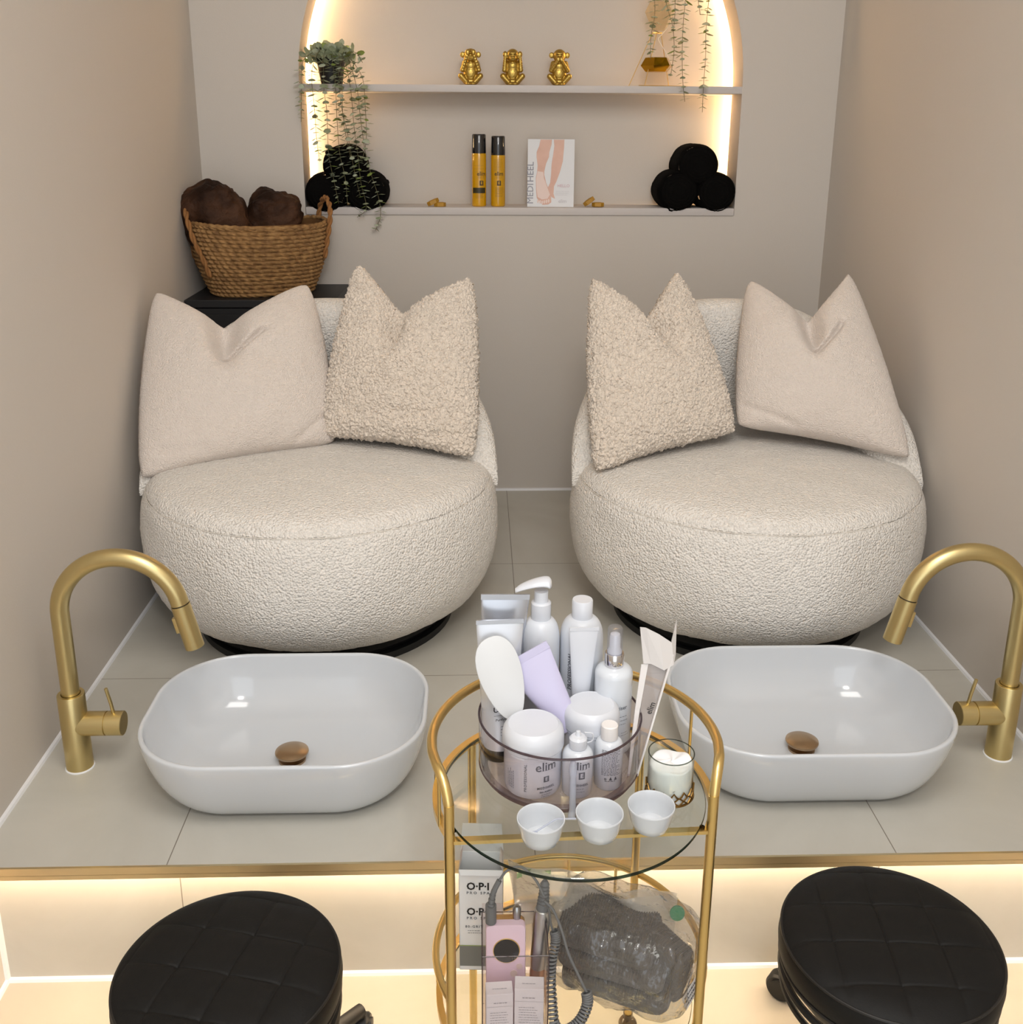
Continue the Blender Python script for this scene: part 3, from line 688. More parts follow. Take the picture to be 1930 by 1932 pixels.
# rolled towels
M_towel = mat('black terry', (15, 14, 13), .95, bump=('noise', 500, .6, .003), sheen=0, spec=.05)
def towel(label, px, py, r, seed, grp, y0=-.012, sx=1.0):
    P = at(px, py, y0 + .01)
    def side(u, v):
        a = 2 * PI * u; rr = r * (1 + .05 * noise.noise(Vector((math.cos(a) * 1.3, math.sin(a) * 1.3, seed)))) * (1 - .12 * (2 * abs(v - .5)) ** 8)
        rr += .0012 * noise.noise(Vector((math.cos(a), math.sin(a), v * 2)) * 14) + (.004 if (a + seed) % (2 * PI) < .25 else 0)
        return (rr * math.cos(a) * sx, v * .15, rr * math.sin(a) * .95)
    def end(u, v):
        a = 2 * PI * u; k = .88 * v; ph = (k * r / .011 - u) % 1
        gr = math.exp(-((ph - .5) / .16) ** 2)
        rr = r * k; return (rr * math.cos(a) * sx, .002 - .012 * (1 - v ** 4) + .0022 * gr * v, rr * math.sin(a) * .95)
    g = join(grid(side, 90, 26), grid(end, 120, 60))
    o = obj('rolled_towel', g, M_towel, angle=None); o.location = (P.x, y0, P.z)
    tag(o, label, 'towel', grp)
GR = 'black rolled towels at the right end of the niche'; GL = 'black rolled towels behind the trailing plant'
towel('topmost rolled black towel of the pile at the right end of the niche', 1316, 312, .066, 1, GR)
towel('rolled black towel at the pile base nearest the tilted wax block', 1279, 361, .064, 2, GR, -.016)
towel('rolled black towel at the pile base against the niche side, far from the card', 1351, 363, .062, 3, GR, -.014)
towel('topmost rolled black towel of the pile behind the trailing eucalyptus', 648, 312, .064, 4, GL, -.0)
towel('rolled black towel wedged at the niche side above the basket handle', 614, 364, .063, 5, GL, -.010, 1.02)
towel('rolled black towel under the longest eucalyptus trails, on the ledge', 690, 362, .064, 6, GL, -.008, 1.02)

# eucalyptus plants
M_leafA = mat('eucalyptus leaf', (172, 178, 146), .6, var=(60, .2, (136, 148, 118)))
M_leafB = mat('eucalyptus leaf pale', (186, 194, 170), .6)
M_leafC = mat('eucalyptus leaf fresh', (140, 158, 80), .6)
M_stem = mat('plant stem', (104, 98, 66), .7)
RNG = random.Random(11)
def leaf(p, d, up, L, W):
    d = d.normalized(); s = d.cross(up).normalized(); n = s.cross(d)
    pts = [(0, 0), (.22, .34), (.5, .5), (.8, .38), (1, 0), (.8, -.38), (.5, -.5), (.22, -.34)]
    V = [p + d * (L * a) + s * (W * b) + n * (L * (.10 * a * a + .25 * b * b)) for a, b in pts]; V.append(p + d * L * .5 - n * L * .0)
    return V, [(i, (i + 1) % 8, 8) for i in range(8)]
def trail(parent, pts, s0=.0225, gap=.0125):
    P = smooth_path(pts, 8); gs = [tube(P, .0008, 5)]; nst = len(gs[0][1]); acc = 0; k = 0; lens = sum((P[i + 1] - P[i]).length for i in range(len(P) - 1)); run = 0
    for i in range(len(P) - 1):
        seg = (P[i + 1] - P[i]); l = seg.length; acc += l; run += l
        while acc > gap:
            acc -= gap; k += 1; t = seg.normalized(); f = run / lens
            a = (k % 2) * PI / 2 + RNG.uniform(-.5, .5)
            u = t.orthogonal().normalized(); u = (Vector((1, 0, 0)) - t * t.x).normalized(); v = t.cross(u)
            sz = s0 * RNG.uniform(.7, 1.25) * (1 - .35 * max(0, f - .8) / .2)
            for sg in (-1, 1):
                o = (u * math.cos(a) + v * math.sin(a)) * sg
                d = o + t * RNG.uniform(-.15, .5)
                gs.append(leaf(P[i] , d, t, sz, sz * RNG.uniform(.55, .95)))
    g = join(*gs); o = obj('trailing_stem', g, [M_stem, M_leafA, M_leafB, M_leafC], parent, angle=None)
    pi = 1; 
    polys = o.data.polygons; j = nst; nl = (len(polys) - nst) // 8
    for q in range(nl):
        c = RNG.random(); mi = 1 if c < .62 else (2 if c < .9 else 3)
        for z in range(8): polys[nst + q * 8 + z].material_index = mi
def plant(label, pot_at, pr, ph, trails, crown):
    t = thing('potted_eucalyptus', label, 'plant', pot_at); o0 = Vector(pot_at)
    obj('pot', lathe([(0, 0), (pr * .72, 0), (pr, ph), (pr * .93, ph), (pr * .9, ph - .008), (0, ph - .008)], 40), mat('black pot', (24, 22, 22), .45), t)
    top = o0 + Vector((0, -.01, ph))
    for tr in trails:
        pts = [top + Vector((RNG.uniform(-.01, .01), 0, -.005))]
        first = at(tr[0][0], tr[0][1], tr[0][2] if len(tr[0]) > 2 else -.02)
        pts.append(top.lerp(first, .55) + Vector((0, 0, .018)))
        pts += [at(q[0], q[1], q[2] if len(q) > 2 else -.024) for q in tr]
        trail(t, [p - o0 for p in pts])
    gs = []
    for i in range(crown):
        a = RNG.uniform(0, 2 * PI); rr = pr * 1.15 * math.sqrt(RNG.random()); p = Vector((rr * math.cos(a), rr * math.sin(a) * .8, ph + RNG.uniform(-.016, .026) * (1.2 - rr / pr * .6)))
        d = Vector((math.cos(a), math.sin(a) - .4, RNG.uniform(.1, .9))); gs.append(leaf(p, d, Vector((RNG.uniform(-.4, .4), -1, RNG.uniform(.2, 1))), RNG.uniform(.024, .034), RNG.uniform(.020, .028)))
    if gs:
        o = obj('leafy_crown', join(*gs), [M_leafA, M_leafB, M_leafC], t, angle=None)
        for q in range(len(gs)):
            mi = RNG.choice((0, 0, 1, 1, 1, 2))
            for z in range(8): o.data.polygons[q * 8 + z].material_index = mi
pp = at(626, 158, .058)
plant('potted eucalyptus in a black pot on the shelf, trailing down over black towels', (pp.x, .058, SH), .044, .078, [
    [(588, 100, .01), (571, 118), (569, 165), (568, 230)], [(598, 104), (588, 140), (594, 215), (597, 260), (603, 305)],
    [(611, 108), (611, 165), (617, 215), (620, 290), (631, 345), (639, 384)], [(626, 108), (633, 165), (636, 230), (641, 290), (651, 335), (656, 388)],
    [(640, 105), (645, 170), (648, 230), (661, 295)], [(648, 108), (661, 165), (668, 240), (676, 300), (681, 345), (691, 392), (674, 410)],
    [(655, 108), (673, 165), (681, 230), (689, 285), (699, 325), (714, 372), (718, 405), (709, 434)], [(662, 112), (684, 148), (689, 200), (691, 262), (684, 300)],
    [(655, 98, .0), (672, 100, -.01), (684, 118)], [(632, 112), (640, 150), (643, 195), (655, 250), (668, 320), (680, 372)]], 62)
p2 = Vector((.575, .06, SH2))
plant('eucalyptus on the upper shelf, its thin trails hanging past the brass tripod', tuple(p2), .042, .075, [
    [(1233, -60), (1235, -10), (1235, 30), (1228, 70), (1227, 112)], [(1250, -60), (1254, -10), (1262, 25), (1269, 50), (1272, 90), (1268, 125), (1265, 143)],
    [(1276, -60), (1274, -10), (1273, 30), (1270, 62)], [(1296, -60), (1293, 0), (1289, 45), (1287, 95), (1288, 150), (1292, 192)],
    [(1312, -60), (1316, -10), (1321, 28)], [(1340, -60), (1337, 0), (1332, 55), (1331, 110), (1327, 165), (1325, 212)], [(1356, -60), (1358, -20), (1360, -2)]], 40)

# brass tripod lantern
t = thing('tripod_lantern', 'thin brass tripod with a faceted brass bowl slung under a pale faceted glass', 'lantern', (at(1238, 160, .06).x, .06, SH)); o0 = t.location
def rel(q): return at(*q) - o0
for f, a in (((1186, 160, .07), (1231, 62, .055)), ((1216, 163, .02), (1239, 62, .05)), ((1262, 161, .09), (1247, 62, .055))):
    p = rel(f); p.z = .001; obj('leg', tube([p, rel(a)], .0012, 8), M_cart, t)
obj('top_ring', tube([rel((1230, 62, .055)), rel((1236, 64, .03)), rel((1249, 62, .05)), rel((1240, 61, .07))], .0012, 8, closed=True), M_cart, t)
hexa = lambda pr: loft([[(r * math.cos(PI / 3 * k + .2), r * math.sin(PI / 3 * k + .2), z) for k in range(6)] for r, z in pr])
c = rel((1238, 136, .05))
M_amb = mat('polished brass facet', (190, 146, 36), .18, 1.0)
obj('faceted_bowl', xm(hexa([(.034, 0), (.050, .017), (.036, .040), (.034, .040), (.046, .018)]), Matrix.Translation(c)), M_amb, t, smooth=False)
obj('glass_prism', xm(hexa([(.020, 0), (.046, .050), (.032, .078), (.008, .084)]), Matrix.Translation(rel((1243, 58, .07)))), clear_mat('pale prism', (244, 236, 218), milk=.22, milk_rgb=(240, 226, 204)), t, smooth=False)
obj('cord', tube(smooth_path([rel((1266, 42, .05)), rel((1257, 55, .045)), rel((1248, 66, .04)), rel((1242, 73, .04)), rel((1247, 84, .04)), rel((1256, 98, .035)), rel((1266, 116, .03))], 6), .0014, 8), mat('white cord', (236, 228, 214), .6), t)
obj('base_rod', tube([rel((1205, 161, .02)) * 1 + Vector((0, 0, 0)), rel((1297, 163, .02))], .0012, 8), M_cart, t)

# ------------------------------------------------------------------ gold trolley
TX, TY = .072, -2.014; ZG = .571; RH = .1905; RG = .1775; ZS = .240
cart = thing('trolley', 'round two-tier gold trolley with glass shelves standing before the step', 'trolley', (TX, TY, 0))
angL, angR = math.radians(180 + 29.5), math.radians(-25)      # front legs stand here on the hoop
def hoop(z, r, flat_=False):
    n = 60; a0, a1 = angR, angL - 0 if angL > 0 else angL
    return [Vector((r * math.cos(angR + (angL - angR) * i / n), r * math.sin(angR + (angL - angR) * i / n), z)) for i in range(n + 1)]
LEGR = .0068
def band(z, r, h=.012, t=.003):
    V = hoop(0, 1); rings = [[(p.x * (r - t), p.y * (r - t), z), (p.x * (r + t), p.y * (r + t), z), (p.x * (r + t), p.y * (r + t), z + h), (p.x * (r - t), p.y * (r - t), z + h)] for p in V]
    return loft(rings)
def leg_xy(a, r=RH): return Vector((r * math.cos(a), r * math.sin(a), 0))
for nm, zz in (('upper', ZG), ('lower', ZS)):
    obj('shelf_hoop', band(zz - .013, RH - .004, .010, .0045), M_cart, cart)
    a = leg_xy(angL, RH - .003); b = leg_xy(angR, RH - .003)
    d = (b - a); n = Vector((-d.y, d.x, 0)).normalized() * .005
    obj('crossbar', loft([[a - n + Vector((0, 0, zz - .013)), a + n + Vector((0, 0, zz - .013)), a + n + Vector((0, 0, zz - .008)), a - n + Vector((0, 0, zz - .008))],
                          [b - n + Vector((0, 0, zz - .013)), b + n + Vector((0, 0, zz - .013)), b + n + Vector((0, 0, zz - .008)), b - n + Vector((0, 0, zz - .008))]]), M_cart, cart, smooth=False)
    obj('glass_shelf', lathe([(0, zz - .006), (RG - .001, zz - .006), (RG, zz - .005), (RG, zz - .001), (RG - .001, zz), (0, zz)], 96), M_glass, cart)
    obj('glass_edge', lathe([(RG + .0002, zz - .0055), (RG + .0008, zz - .004), (RG + .0008, zz - .002), (RG + .0002, zz - .0005)], 128, False), clear_mat('glass edge', (44, 66, 56), gloss=1), cart)
ZR = ZG + .078; ZR2 = ZS + .066
# top rail: goes round the back, then bends down into the two front legs
def rail_path(zr):
    P = [p for p in hoop(zr, RH)]
    return P
P = rail_path(ZR)
dL = leg_xy(angL); dR = leg_xy(angR)
def elbow(p_last, p_prev, base):
    return []
def qarc(sg, a0):
    out = []
    for k in range(9):
        q = PI / 2 * k / 8; aa = a0 + sg * .21 * (1 - math.cos(q)); out.append(Vector((RH * math.cos(aa), RH * math.sin(aa), ZR - .042 * (1 - math.sin(q)))))
    return out
full = [Vector((dR.x, dR.y, .03)), Vector((dR.x, dR.y, .3)), Vector((dR.x, dR.y, ZR - .06))] + qarc(1, angR) + P[5:-5] + qarc(-1, angL)[::-1] + [Vector((dL.x, dL.y, ZR - .06)), Vector((dL.x, dL.y, .3)), Vector((dL.x, dL.y, .03))]
obj('rail_and_legs', tube(smooth_path(full, 5), LEGR, 16), M_cart, cart)
obj('lower_rail', tube(hoop(ZR2, RH), .0052, 12), M_cart, cart)
for a in (200, 170, 128, 95, 62, 24, -14):
    ar = math.radians(a); c = leg_xy(ar, RH)
    obj('spindle', tube([c + Vector((0, 0, ZG - .008)), c + Vector((0, 0, ZR))], .0023, 10), M_cart, cart)
for a in (206, 175, 140, 112, 85, 62, 35, 5, -22):
    ar = math.radians(a); c = leg_xy(ar, RH)
    obj('spindle', tube([c + Vector((0, 0, ZS - .008)), c + Vector((0, 0, ZR2))], .0023, 10), M_cart, cart)
for a in (139, 51):
    c = leg_xy(math.radians(a), RH - .007)
    obj('rear_post', tube([c + Vector((0, 0, .03)), c + Vector((0, 0, ZG - .008))], .0062, 12), M_cart, cart)
M_caster = mat('clear brown caster', (92, 70, 44), .25, coat=.5)
for a in (139, 51, 207, -27):
    c = leg_xy(math.radians(a), RH - (.007 if a in (139, 51) else 0))
    cs = obj('caster', join(xf(lathe([(0, -.008), (.013, -.008), (.0145, -.005), (.0145, .005), (.013, .008), (0, .008)], 24), (c.x, c.y, .0146), (PI / 2, 0, .4)), xf(cyl(.0078, .024, .036, 20), (c.x, c.y, 0))), M_caster, cart)
for a in (205.5, -25.5):
    c = leg_xy(math.radians(a), RH - .012); obj('bolt', xf(lathe([(0, 0), (.0035, 0), (.0035, .002), (0, .0032)], 16), (c.x, c.y, ZG - .008)), mat('dark bolt', (60, 46, 26), .4, 1.0), cart)

# turntable organiser
TTX, TTY = .0565, -1.960; TR = .112
tt = thing('turntable_organiser', 'round clear acrylic turntable tray full of white pots and bottles', 'organiser', (TTX, TTY, ZG))
obj('tray_wall', lathe([(TR, .010), (TR + .0006, .012), (TR + .0006, .083), (TR - .0022, .083), (TR - .0022, .012)], 128, False), M_acryl, tt, angle=40)
obj('rim', tube([(TR * math.cos(2 * PI * i / 128), TR * math.sin(2 * PI * i / 128), .0832) for i in range(128)], .0017, 8, closed=True), clear_mat('smoky rim', (150, 132, 138), milk=.25, milk_rgb=(120, 104, 110)), tt)
obj('tray_floor', lathe([(0, .008), (TR, .008), (TR, .0105), (0, .0105)], 96), clear_mat('acrylic floor', (238, 232, 233), milk=.05), tt)
obj('base_ring', join(lathe([(TR - .012, 0.0008), (TR - .004, .0008), (TR - .004, .0078), (TR - .012, .0078)], 96, False), tube([(TR * math.cos(2 * PI * i / 128), TR * math.sin(2 * PI * i / 128), .0095) for i in range(128)], .0011, 6, closed=True)), clear_mat('smoky ring', (196, 180, 182), milk=.15, milk_rgb=(150, 130, 132)), tt)
ZT = ZG + .0108

M_pbot = mat('satin white bottle', (209, 213, 220), .35)
# pump bottle
def shoulder(R, z0, z1, rn, n=8): return [(rn + (R - rn) * math.cos(PI / 2 * i / n), z0 + (z1 - z0) * math.sin(PI / 2 * i / n)) for i in range(n + 1)]
hb = ZT
t = thing('pump_bottle', 'tall white bottle with a pump head at the back of the turntable', 'bottle', (.0325, -1.893, ZT))
obj('bottle_body', lathe([(0, 0), (.0255, 0), (.0272, .003)] + shoulder(.0272, .152, .184, .0135) + [(.0125, .186)], 48), M_pbot, t)
obj('collar', lathe([(.0135, .183), (.0142, .185), (.0142, .208), (.0125, .210), (.006, .210)], 36), M_whitel, t)
obj('pump_stem', cyl(.0098, .205, .226, 24), M_white, t)
noz = smooth_path([(.014, .0, .236), (.004, 0, .2385), (-.012, -.002, .237), (-.028, -.003, .232), (-.037, -.004, .2275)], 6)
nn = len(noz); hd = []
for i, p in enumerate(noz):
    q = i / (nn - 1); wd = .0135 * (1 - q) ** .6 * .9 + .0035; hz = .0055 * (1 - q) + .0035
    hd.append([(p.x, p.y + wd * math.cos(a) * (math.sin(min(1, (q + .05) * 6) * PI / 2)), p.z + hz * (math.sin(a) if math.sin(a) > 0 else math.sin(a) * .6) * (math.sin(min(1, (q + .08) * 6) * PI / 2))) for a in [2 * PI * k / 20 for k in range(20)]])
obj('pump_head', loft(hd), M_whitel, t)
# plain bottle
t = thing('capped_bottle', 'tall white bottle with a plain screw cap behind the small white tube', 'bottle', (.0915, -1.888, ZT))
obj('bottle_body', lathe([(0, 0), (.0295, 0), (.0312, .003)] + shoulder(.0312, .150, .183, .0145) + [(.013, .185)], 48), M_pbot, t)
obj('screw_cap', lathe([(.0145, .182), (.0148, .184), (.0148, .2085), (.0138, .210), (0, .210)], 36), M_whitel, t)
obj('lettering', wrap(xf(text_geo('PROFESSIONAL', .0085, .0002), rot=(0, 0, PI / 2)), .0315, .11, -PI / 2 - .62), M_ink, t, smooth=False)
# spray bottle
t = thing('spray_bottle', 'white spray bottle with a silver collar and clear cap in the turntable', 'bottle', (.1335, -1.932, ZT))
obj('bottle_body', lathe([(0, 0), (.0250, 0), (.0266, .003)] + shoulder(.0266, .118, .130, .013, 6) + [(.012, .131)], 48), mat('frosted white bottle', (212, 217, 224), .22, coat=.3), t)
obj('silver_collar', lathe([(.0132, .130), (.0135, .131), (.0135, .149), (.0128, .150), (.009, .150)], 36), mat('polished silver', (214, 212, 214), .1, 1.0), t)
obj('spray_head', lathe([(.0102, .147), (.0102, .154), (.0078, .158), (.0078, .174), (.0065, .178), (0, .179)], 28), M_whitel, t)
obj('clear_cap', lathe([(.0108, .150), (.0104, .186), (.0092, .1885), (0, .189)], 32), clear_mat('clear cap', (236, 236, 240), milk=.08), t)
obj('lettering', join(wrap(text_geo('Sanitiser', .0085, .0001), .0269, .076, -PI / 2 + .15), wrap(text_lines(3, .018, .006, .006, .062, .0007, 5), .0269, 0, -PI / 2 + .2), wrap(text_lines(2, .012, .004, .008, .036, .0006, 9), .0269, 0, -PI / 2 + .3)), M_ink, t, smooth=False)
# jars
def jar(name, label, x, y, R, hl, hh, text):
    t = thing(name, label, 'jar', (x, y, ZT), group='white screw-lid jars')
    obj('jar_body', lathe([(0, 0), (R - .006, 0), (R - .002, .002), (R - .0006, .006), (R, .012), (R, hl - .004), (R + .0012, hl - .0035), (R + .0012, hl - .001), (R, hl)], 56), M_whitel, t)
    RL = R + .0022
    obj('lid', lathe([(RL - .001, hl), (RL, hl + .001), (RL, hh - .014), (RL - .0015, hh - .007), (RL - .006, hh - .0015), (RL - .0078, hh - .0003), (RL - .0082, hh - .0010), (RL - .0086, hh - .0010), (0, hh - .0009)], 64), M_white, t)
    if text:
        r = R + .0003; a = -PI / 2 + .42
        obj('lettering', join(wrap(text_geo('elim', .0185, .0002), r, .050, a), wrap(subrect(.0078, .0085, 0, 0), r, .0315, a), wrap(text_geo('MEDIHEEL', .0048, .00016, spacing=1.25), r, .0185, a), wrap(text_geo('Skin Additive', .0036, .0001), r, .0125, a),
            wrap(xf(text_geo('PROFESSIONAL', .0052, .0001, spacing=1.2), rot=(0, 0, PI / 2)), r, .034, a - .72), wrap(text_lines(1, .020, .002, 0, .0445, .0004, 2), r, 0, a), wrap(text_lines(2, .014, .003, 0, .0085, .0006, 3), r, 0, a),
            wrap(xf(text_lines(5, .030, .0026, 0, .0, .0008, 7), rot=(0, 0, PI / 2)), r, .028, a - 1.45)), M_ink, t, smooth=False)
        obj('emblem', wrap(text_geo('E', .0072, .0002), r + .0002, .0315, a), M_white, t, smooth=False)
jar('cream_jar', 'large white screw-lid jar with printed label at the front of the turntable', .0165, -2.018, .0390, .064, .094, 1)
jar('cream_jar', 'white screw-lid jar further back, below the small white tube, label hidden', .0985, -1.972, .0370, .064, .094, 0)
# small squeeze bottles
def small_bottle(label, x, y, R, hsh, text, nozzle):
    t = thing('squeeze_bottle', label, 'bottle', (x, y, ZT))
    obj('bottle_body', lathe([(0, 0), (R - .002, 0), (R, .003)] + shoulder(R, hsh - .012, hsh, .011, 6) + [(.0095, hsh + .001), (.0095, hsh + .004)], 44), mat('translucent white bottle', (212, 217, 224), .2, coat=.4), t)
    if nozzle: obj('flip_cap', join(lathe([(.0115, hsh + .001), (.012, hsh + .003), (.0118, hsh + .014), (.009, hsh + .017), (.004, hsh + .018), (.0028, hsh + .024), (0, hsh + .025)], 32), tube(smooth_path([(.011, 0, hsh + .006), (.019, 0, hsh + .010), (.0185, 0, hsh + .020), (.008, 0, hsh + .022)], 5), .0009, 6)), M_whitel, t)
    else: obj('cap', lathe([(.0112, hsh + .001), (.0115, hsh + .003), (.0112, hsh + .020), (.010, hsh + .0215), (0, hsh + .0215)], 32), mat('cream cap', (232, 228, 226), .3), t)
    r = R + .0003
    if text:
        a = -PI / 2 + .12
        obj('lettering', join(wrap(text_geo('elim', .0165, .0002), r, .050, a), wrap(subrect(.0085, .0105, .0015, 0), r, .0355, a), wrap(text_geo('MEDIHEEL', .0044, .00016, spacing=1.2), r, .021, a), wrap(text_lines(2, .010, .0045, 0, .0155, .0006, 3), r, 0, a), wrap(text_lines(1, .018, .002, 0, .0445, .0004, 2), r, 0, a)), M_ink, t, smooth=False)
        obj('emblem', wrap(text_geo('E', .0085, .0003), r + .0002, .0355, a + .07), M_white, t, smooth=False)
    else:
        a = -PI / 2 + .05
        obj('small_print', join(wrap(text_lines(17, .026, .0023, 0, .062, .0009, 12), r, 0, a), wrap(text_lines(1, .016, .0023, 0, .016, .0009, 14), r, 0, a), wrap(join(*[xf(text_geo('Δ' if k else 'o', .006, .0002), (-.007 + .007 * k, 0, 0)) for k in range(3)]), r, .0195, a)), M_ink, t, smooth=False)
small_bottle('small white squeeze bottle with printed emblem beside the large front jar', .0750, -2.034, .0205, .066, 1, 1)
small_bottle('small white bottle covered in fine print, next to the squeeze bottle', .1180, -2.020, .0190, .070, 0, 0)

# squeezed tubes: flat crimp at the top, round cap below
def sq_tube(name, label, base, top, wdir, R, W, m, cat='tube', cap=None, crimp=.006, group=None, extra=None, capm=None):
    t = thing(name, label, cat, base, group=group); b = Vector((0, 0, 0)); tp = Vector(top) - Vector(base); ax = tp.normalized(); L = tp.length
    wv = (Vector(wdir) - ax * Vector(wdir).dot(ax)).normalized(); nv = ax.cross(wv)
    def ring(z, a, c): return [b + ax * z + wv * (a * math.cos(q)) + nv * (c * math.sin(q)) for q in [2 * PI * k / 40 for k in range(40)]]
    rings = []; c0 = .018 if cap else 0
    for i in range(15):
        q = i / 14; z = c0 + (L - c0 - crimp) * q; a = R + (W - R) * q; c = R * (1 - q) ** .75 + .0011; rings.append(ring(z, a, c))
    obj('tube_body', loft(rings), m, t)
    V = [b + ax * zz + wv * (W * sx * 1.01) + nv * (.0014 * sn) for zz in (L - crimp, L) for sx, sn in ((-1, -1), (1, -1), (1, 1), (-1, 1))]
    obj('crimp', (V, [(0, 1, 2, 3), (4, 5, 6, 7), (0, 1, 5, 4), (1, 2, 6, 5), (2, 3, 7, 6), (3, 0, 4, 7)]), extra or m, t, smooth=False)
    if cap: obj('cap', loft([ring(0, R * .93, R * .93), ring(.001, R * .96, R * .96), ring(.018, R, R), ring(.019, R * .9, R * .9)]), capm or M_black, t)
    return t, ax, wv, nv
M_foil = mat('silver foil tube', (190, 193, 200), .25, .7)
M_foil2 = mat('pearly blue tube', (210, 213, 219), .3, .35)
sq_tube('foil_tube', 'silver foil tube, taller of the two standing at the back of the turntable', (-.030, -1.915, ZT), (-.018, -1.900, .806), (1, .12, .15), .0215, .034, M_foil, crimp=.008)
t, ax, wv, nv = sq_tube('foil_tube', 'pale silvery tube with black cap standing cap down before the taller foil tube', (-.028, -1.952, ZT), (-.0265, -1.936, .785), (1, .1, .22), .0215, .0325, M_foil2, cap=1, crimp=.006, extra=M_foil)
obj('lettering', join(*[plane_on(g, Vector((.004, -.0175, z)), (1, .3, 0), (0, -.12, 1), .001) for g, z in ((text_geo('Ultra', .0125, .0002), .085), (rect(.024, .0005), .076), (text_geo('Purifying', .0055, .0001), .069), (text_lines(8, .012, .005, .004, .0, .0008, 2), .058))]), M_inkd, t, smooth=False)
sq_tube('lilac_tube', 'lilac squeeze tube leaning on the front jar in the turntable', (.068, -1.972, .640), (.006, -1.952, .742), (.8, .05, .6), .016, .035, mat('lilac plastic', (198, 194, 222), .35), crimp=.0105)
sq_tube('hand_cream_tube', 'small white flat tube standing before the capped bottle, unlabelled side forward', (.0865, -1.9275, .60), (.091, -1.924, .766), (1, .1, .1), .008, .0205, M_white, crimp=.005)
# oval file
t = thing('foot_file', 'white oval foot file leaning into the turntable beside the lilac tube', 'foot file', (-.006, -1.985, .66))
p0 = Vector((.000, 0, 0)); p1 = Vector((-.036, .030, .108)); ax = (p1 - p0).normalized(); L = (p1 - p0).length; wv = (Vector((1, .15, 0)) - ax * ax.x).normalized(); nv = ax.cross(wv)
pts = []
for k in range(48):
    a = 2 * PI * k / 48; z = L * (.5 - .5 * math.cos(a)); wq = .036 * abs(math.sin(a)) ** .85 * (.62 + .38 * (z / L)); pts.append((z, wq * (1 if math.sin(a) > 0 else -1)))
obj('file_blade', loft([[p0 + ax * z * s + wv * w_ * s + nv * o + ax * (L * (1 - s) * .5) for z, w_ in pts] for s, o in ((.96, -.0026), (1, -.0018), (1, .0018), (.96, .0026))]), mat('off-white file', (212, 214, 216), .5), t)
# nail file packets with flared paper ends
M_paper = mat('white paper', (222, 218, 216), .5)
t = thing('file_packet', 'flat clear packet of nail files with a bent white header, upright in the turntable', 'packet', (.152, -1.965, ZT))
o0 = t.location
def q3(*pts): return [Vector(p) - o0 for p in pts]
def strip(pl, pr, th=.0012):
    L_ = q3(*pl); R_ = q3(*pr); n = Vector((.1, -1, .3)).normalized() * th
    return loft([[a - n, b - n, b + n, a + n] for a, b in zip(L_, R_)])
obj('file_strip', strip([(.1475, -2.0, .578), (.160, -1.965, .66), (.1685, -1.95, .722)], [(.1505, -2.0, .578), (.1665, -1.965, .66), (.178, -1.95, .724)]), M_paper, t, smooth=False)
obj('clear_sleeve', strip([(.152, -1.998, .578), (.168, -1.963, .66), (.178, -1.948, .735)], [(.162, -1.992, .578), (.191, -1.96, .66), (.2115, -1.948, .735)], .001), clear_mat('sleeve film', (232, 228, 228), milk=.3, milk_rgb=(214, 208, 206)), t, smooth=False)
obj('sleeve_edge', strip([(.160, -1.999, .578), (.189, -1.964, .66), (.2095, -1.951, .737)], [(.1625, -1.999, .578), (.1915, -1.964, .66), (.2125, -1.951, .737)], .0015), M_paper, t, smooth=False)
obj('header_card', join(strip([(.171, -1.951, .724), (.1645, -1.950, .779)], [(.181, -1.953, .7245), (.172, -1.954, .780)]), strip([(.181, -1.953, .7245), (.172, -1.954, .780)], [(.199, -1.957, .7165), (.190, -1.956, .771)]), strip([(.199, -1.957, .7165), (.190, -1.956, .771)], [(.213, -1.952, .722), (.209, -1.951, .7555)]),
     strip([(.213, -1.952, .722), (.2085, -1.951, .757)], [(.2165, -1.944, .735), (.2160, -1.940, .785)])), M_paper, t, smooth=False)
obj('lettering', plane_on(text_geo('elim', .012, .0001), Vector((.182, -1.9645, .663)) - o0, (.28, -.1, 1), (-1, .1, .28), .0015), M_inkd, t, smooth=False)

# ------------------------------------------------------------------ on the glass: candle glass, ramekins, dropper
t = thing('candle_glass', 'clear tumbler of white wax in a pierced bronze collar on the upper glass shelf', 'candle', (.2005, -2.030, ZG + .0004))
obj('tumbler', lathe([(.026, .003), (.029, .006), (.0305, .014), (.0305, .064), (.0298, .064), (.0296, .016), (.027, .008)], 64, False), M_glass, t)
obj('tumbler_rim', tube([(.0302 * math.cos(2 * PI * i / 72), .0302 * math.sin(2 * PI * i / 72), .0642) for i in range(72)], .0008, 8, closed=True), clear_mat('rim glass', (170, 176, 170)), t)
def wx(u, v):
    a = 2 * PI * u; r = .0288 * min(1, math.sin(min(1, (1 - v) * 3.2) * PI / 2)); z = .004 + .046 * min(1, v * 1.35) + (.006 * noise.noise(Vector((math.cos(a), math.sin(a), v * 2)) * 1.2) if v > .3 else 0)
    return (r * math.cos(a), r * math.sin(a), z)
obj('white_filling', grid(wx, 60, 30), mat('white wax', (244, 244, 246), .7), t, angle=None)
gs = []; RB = .0318
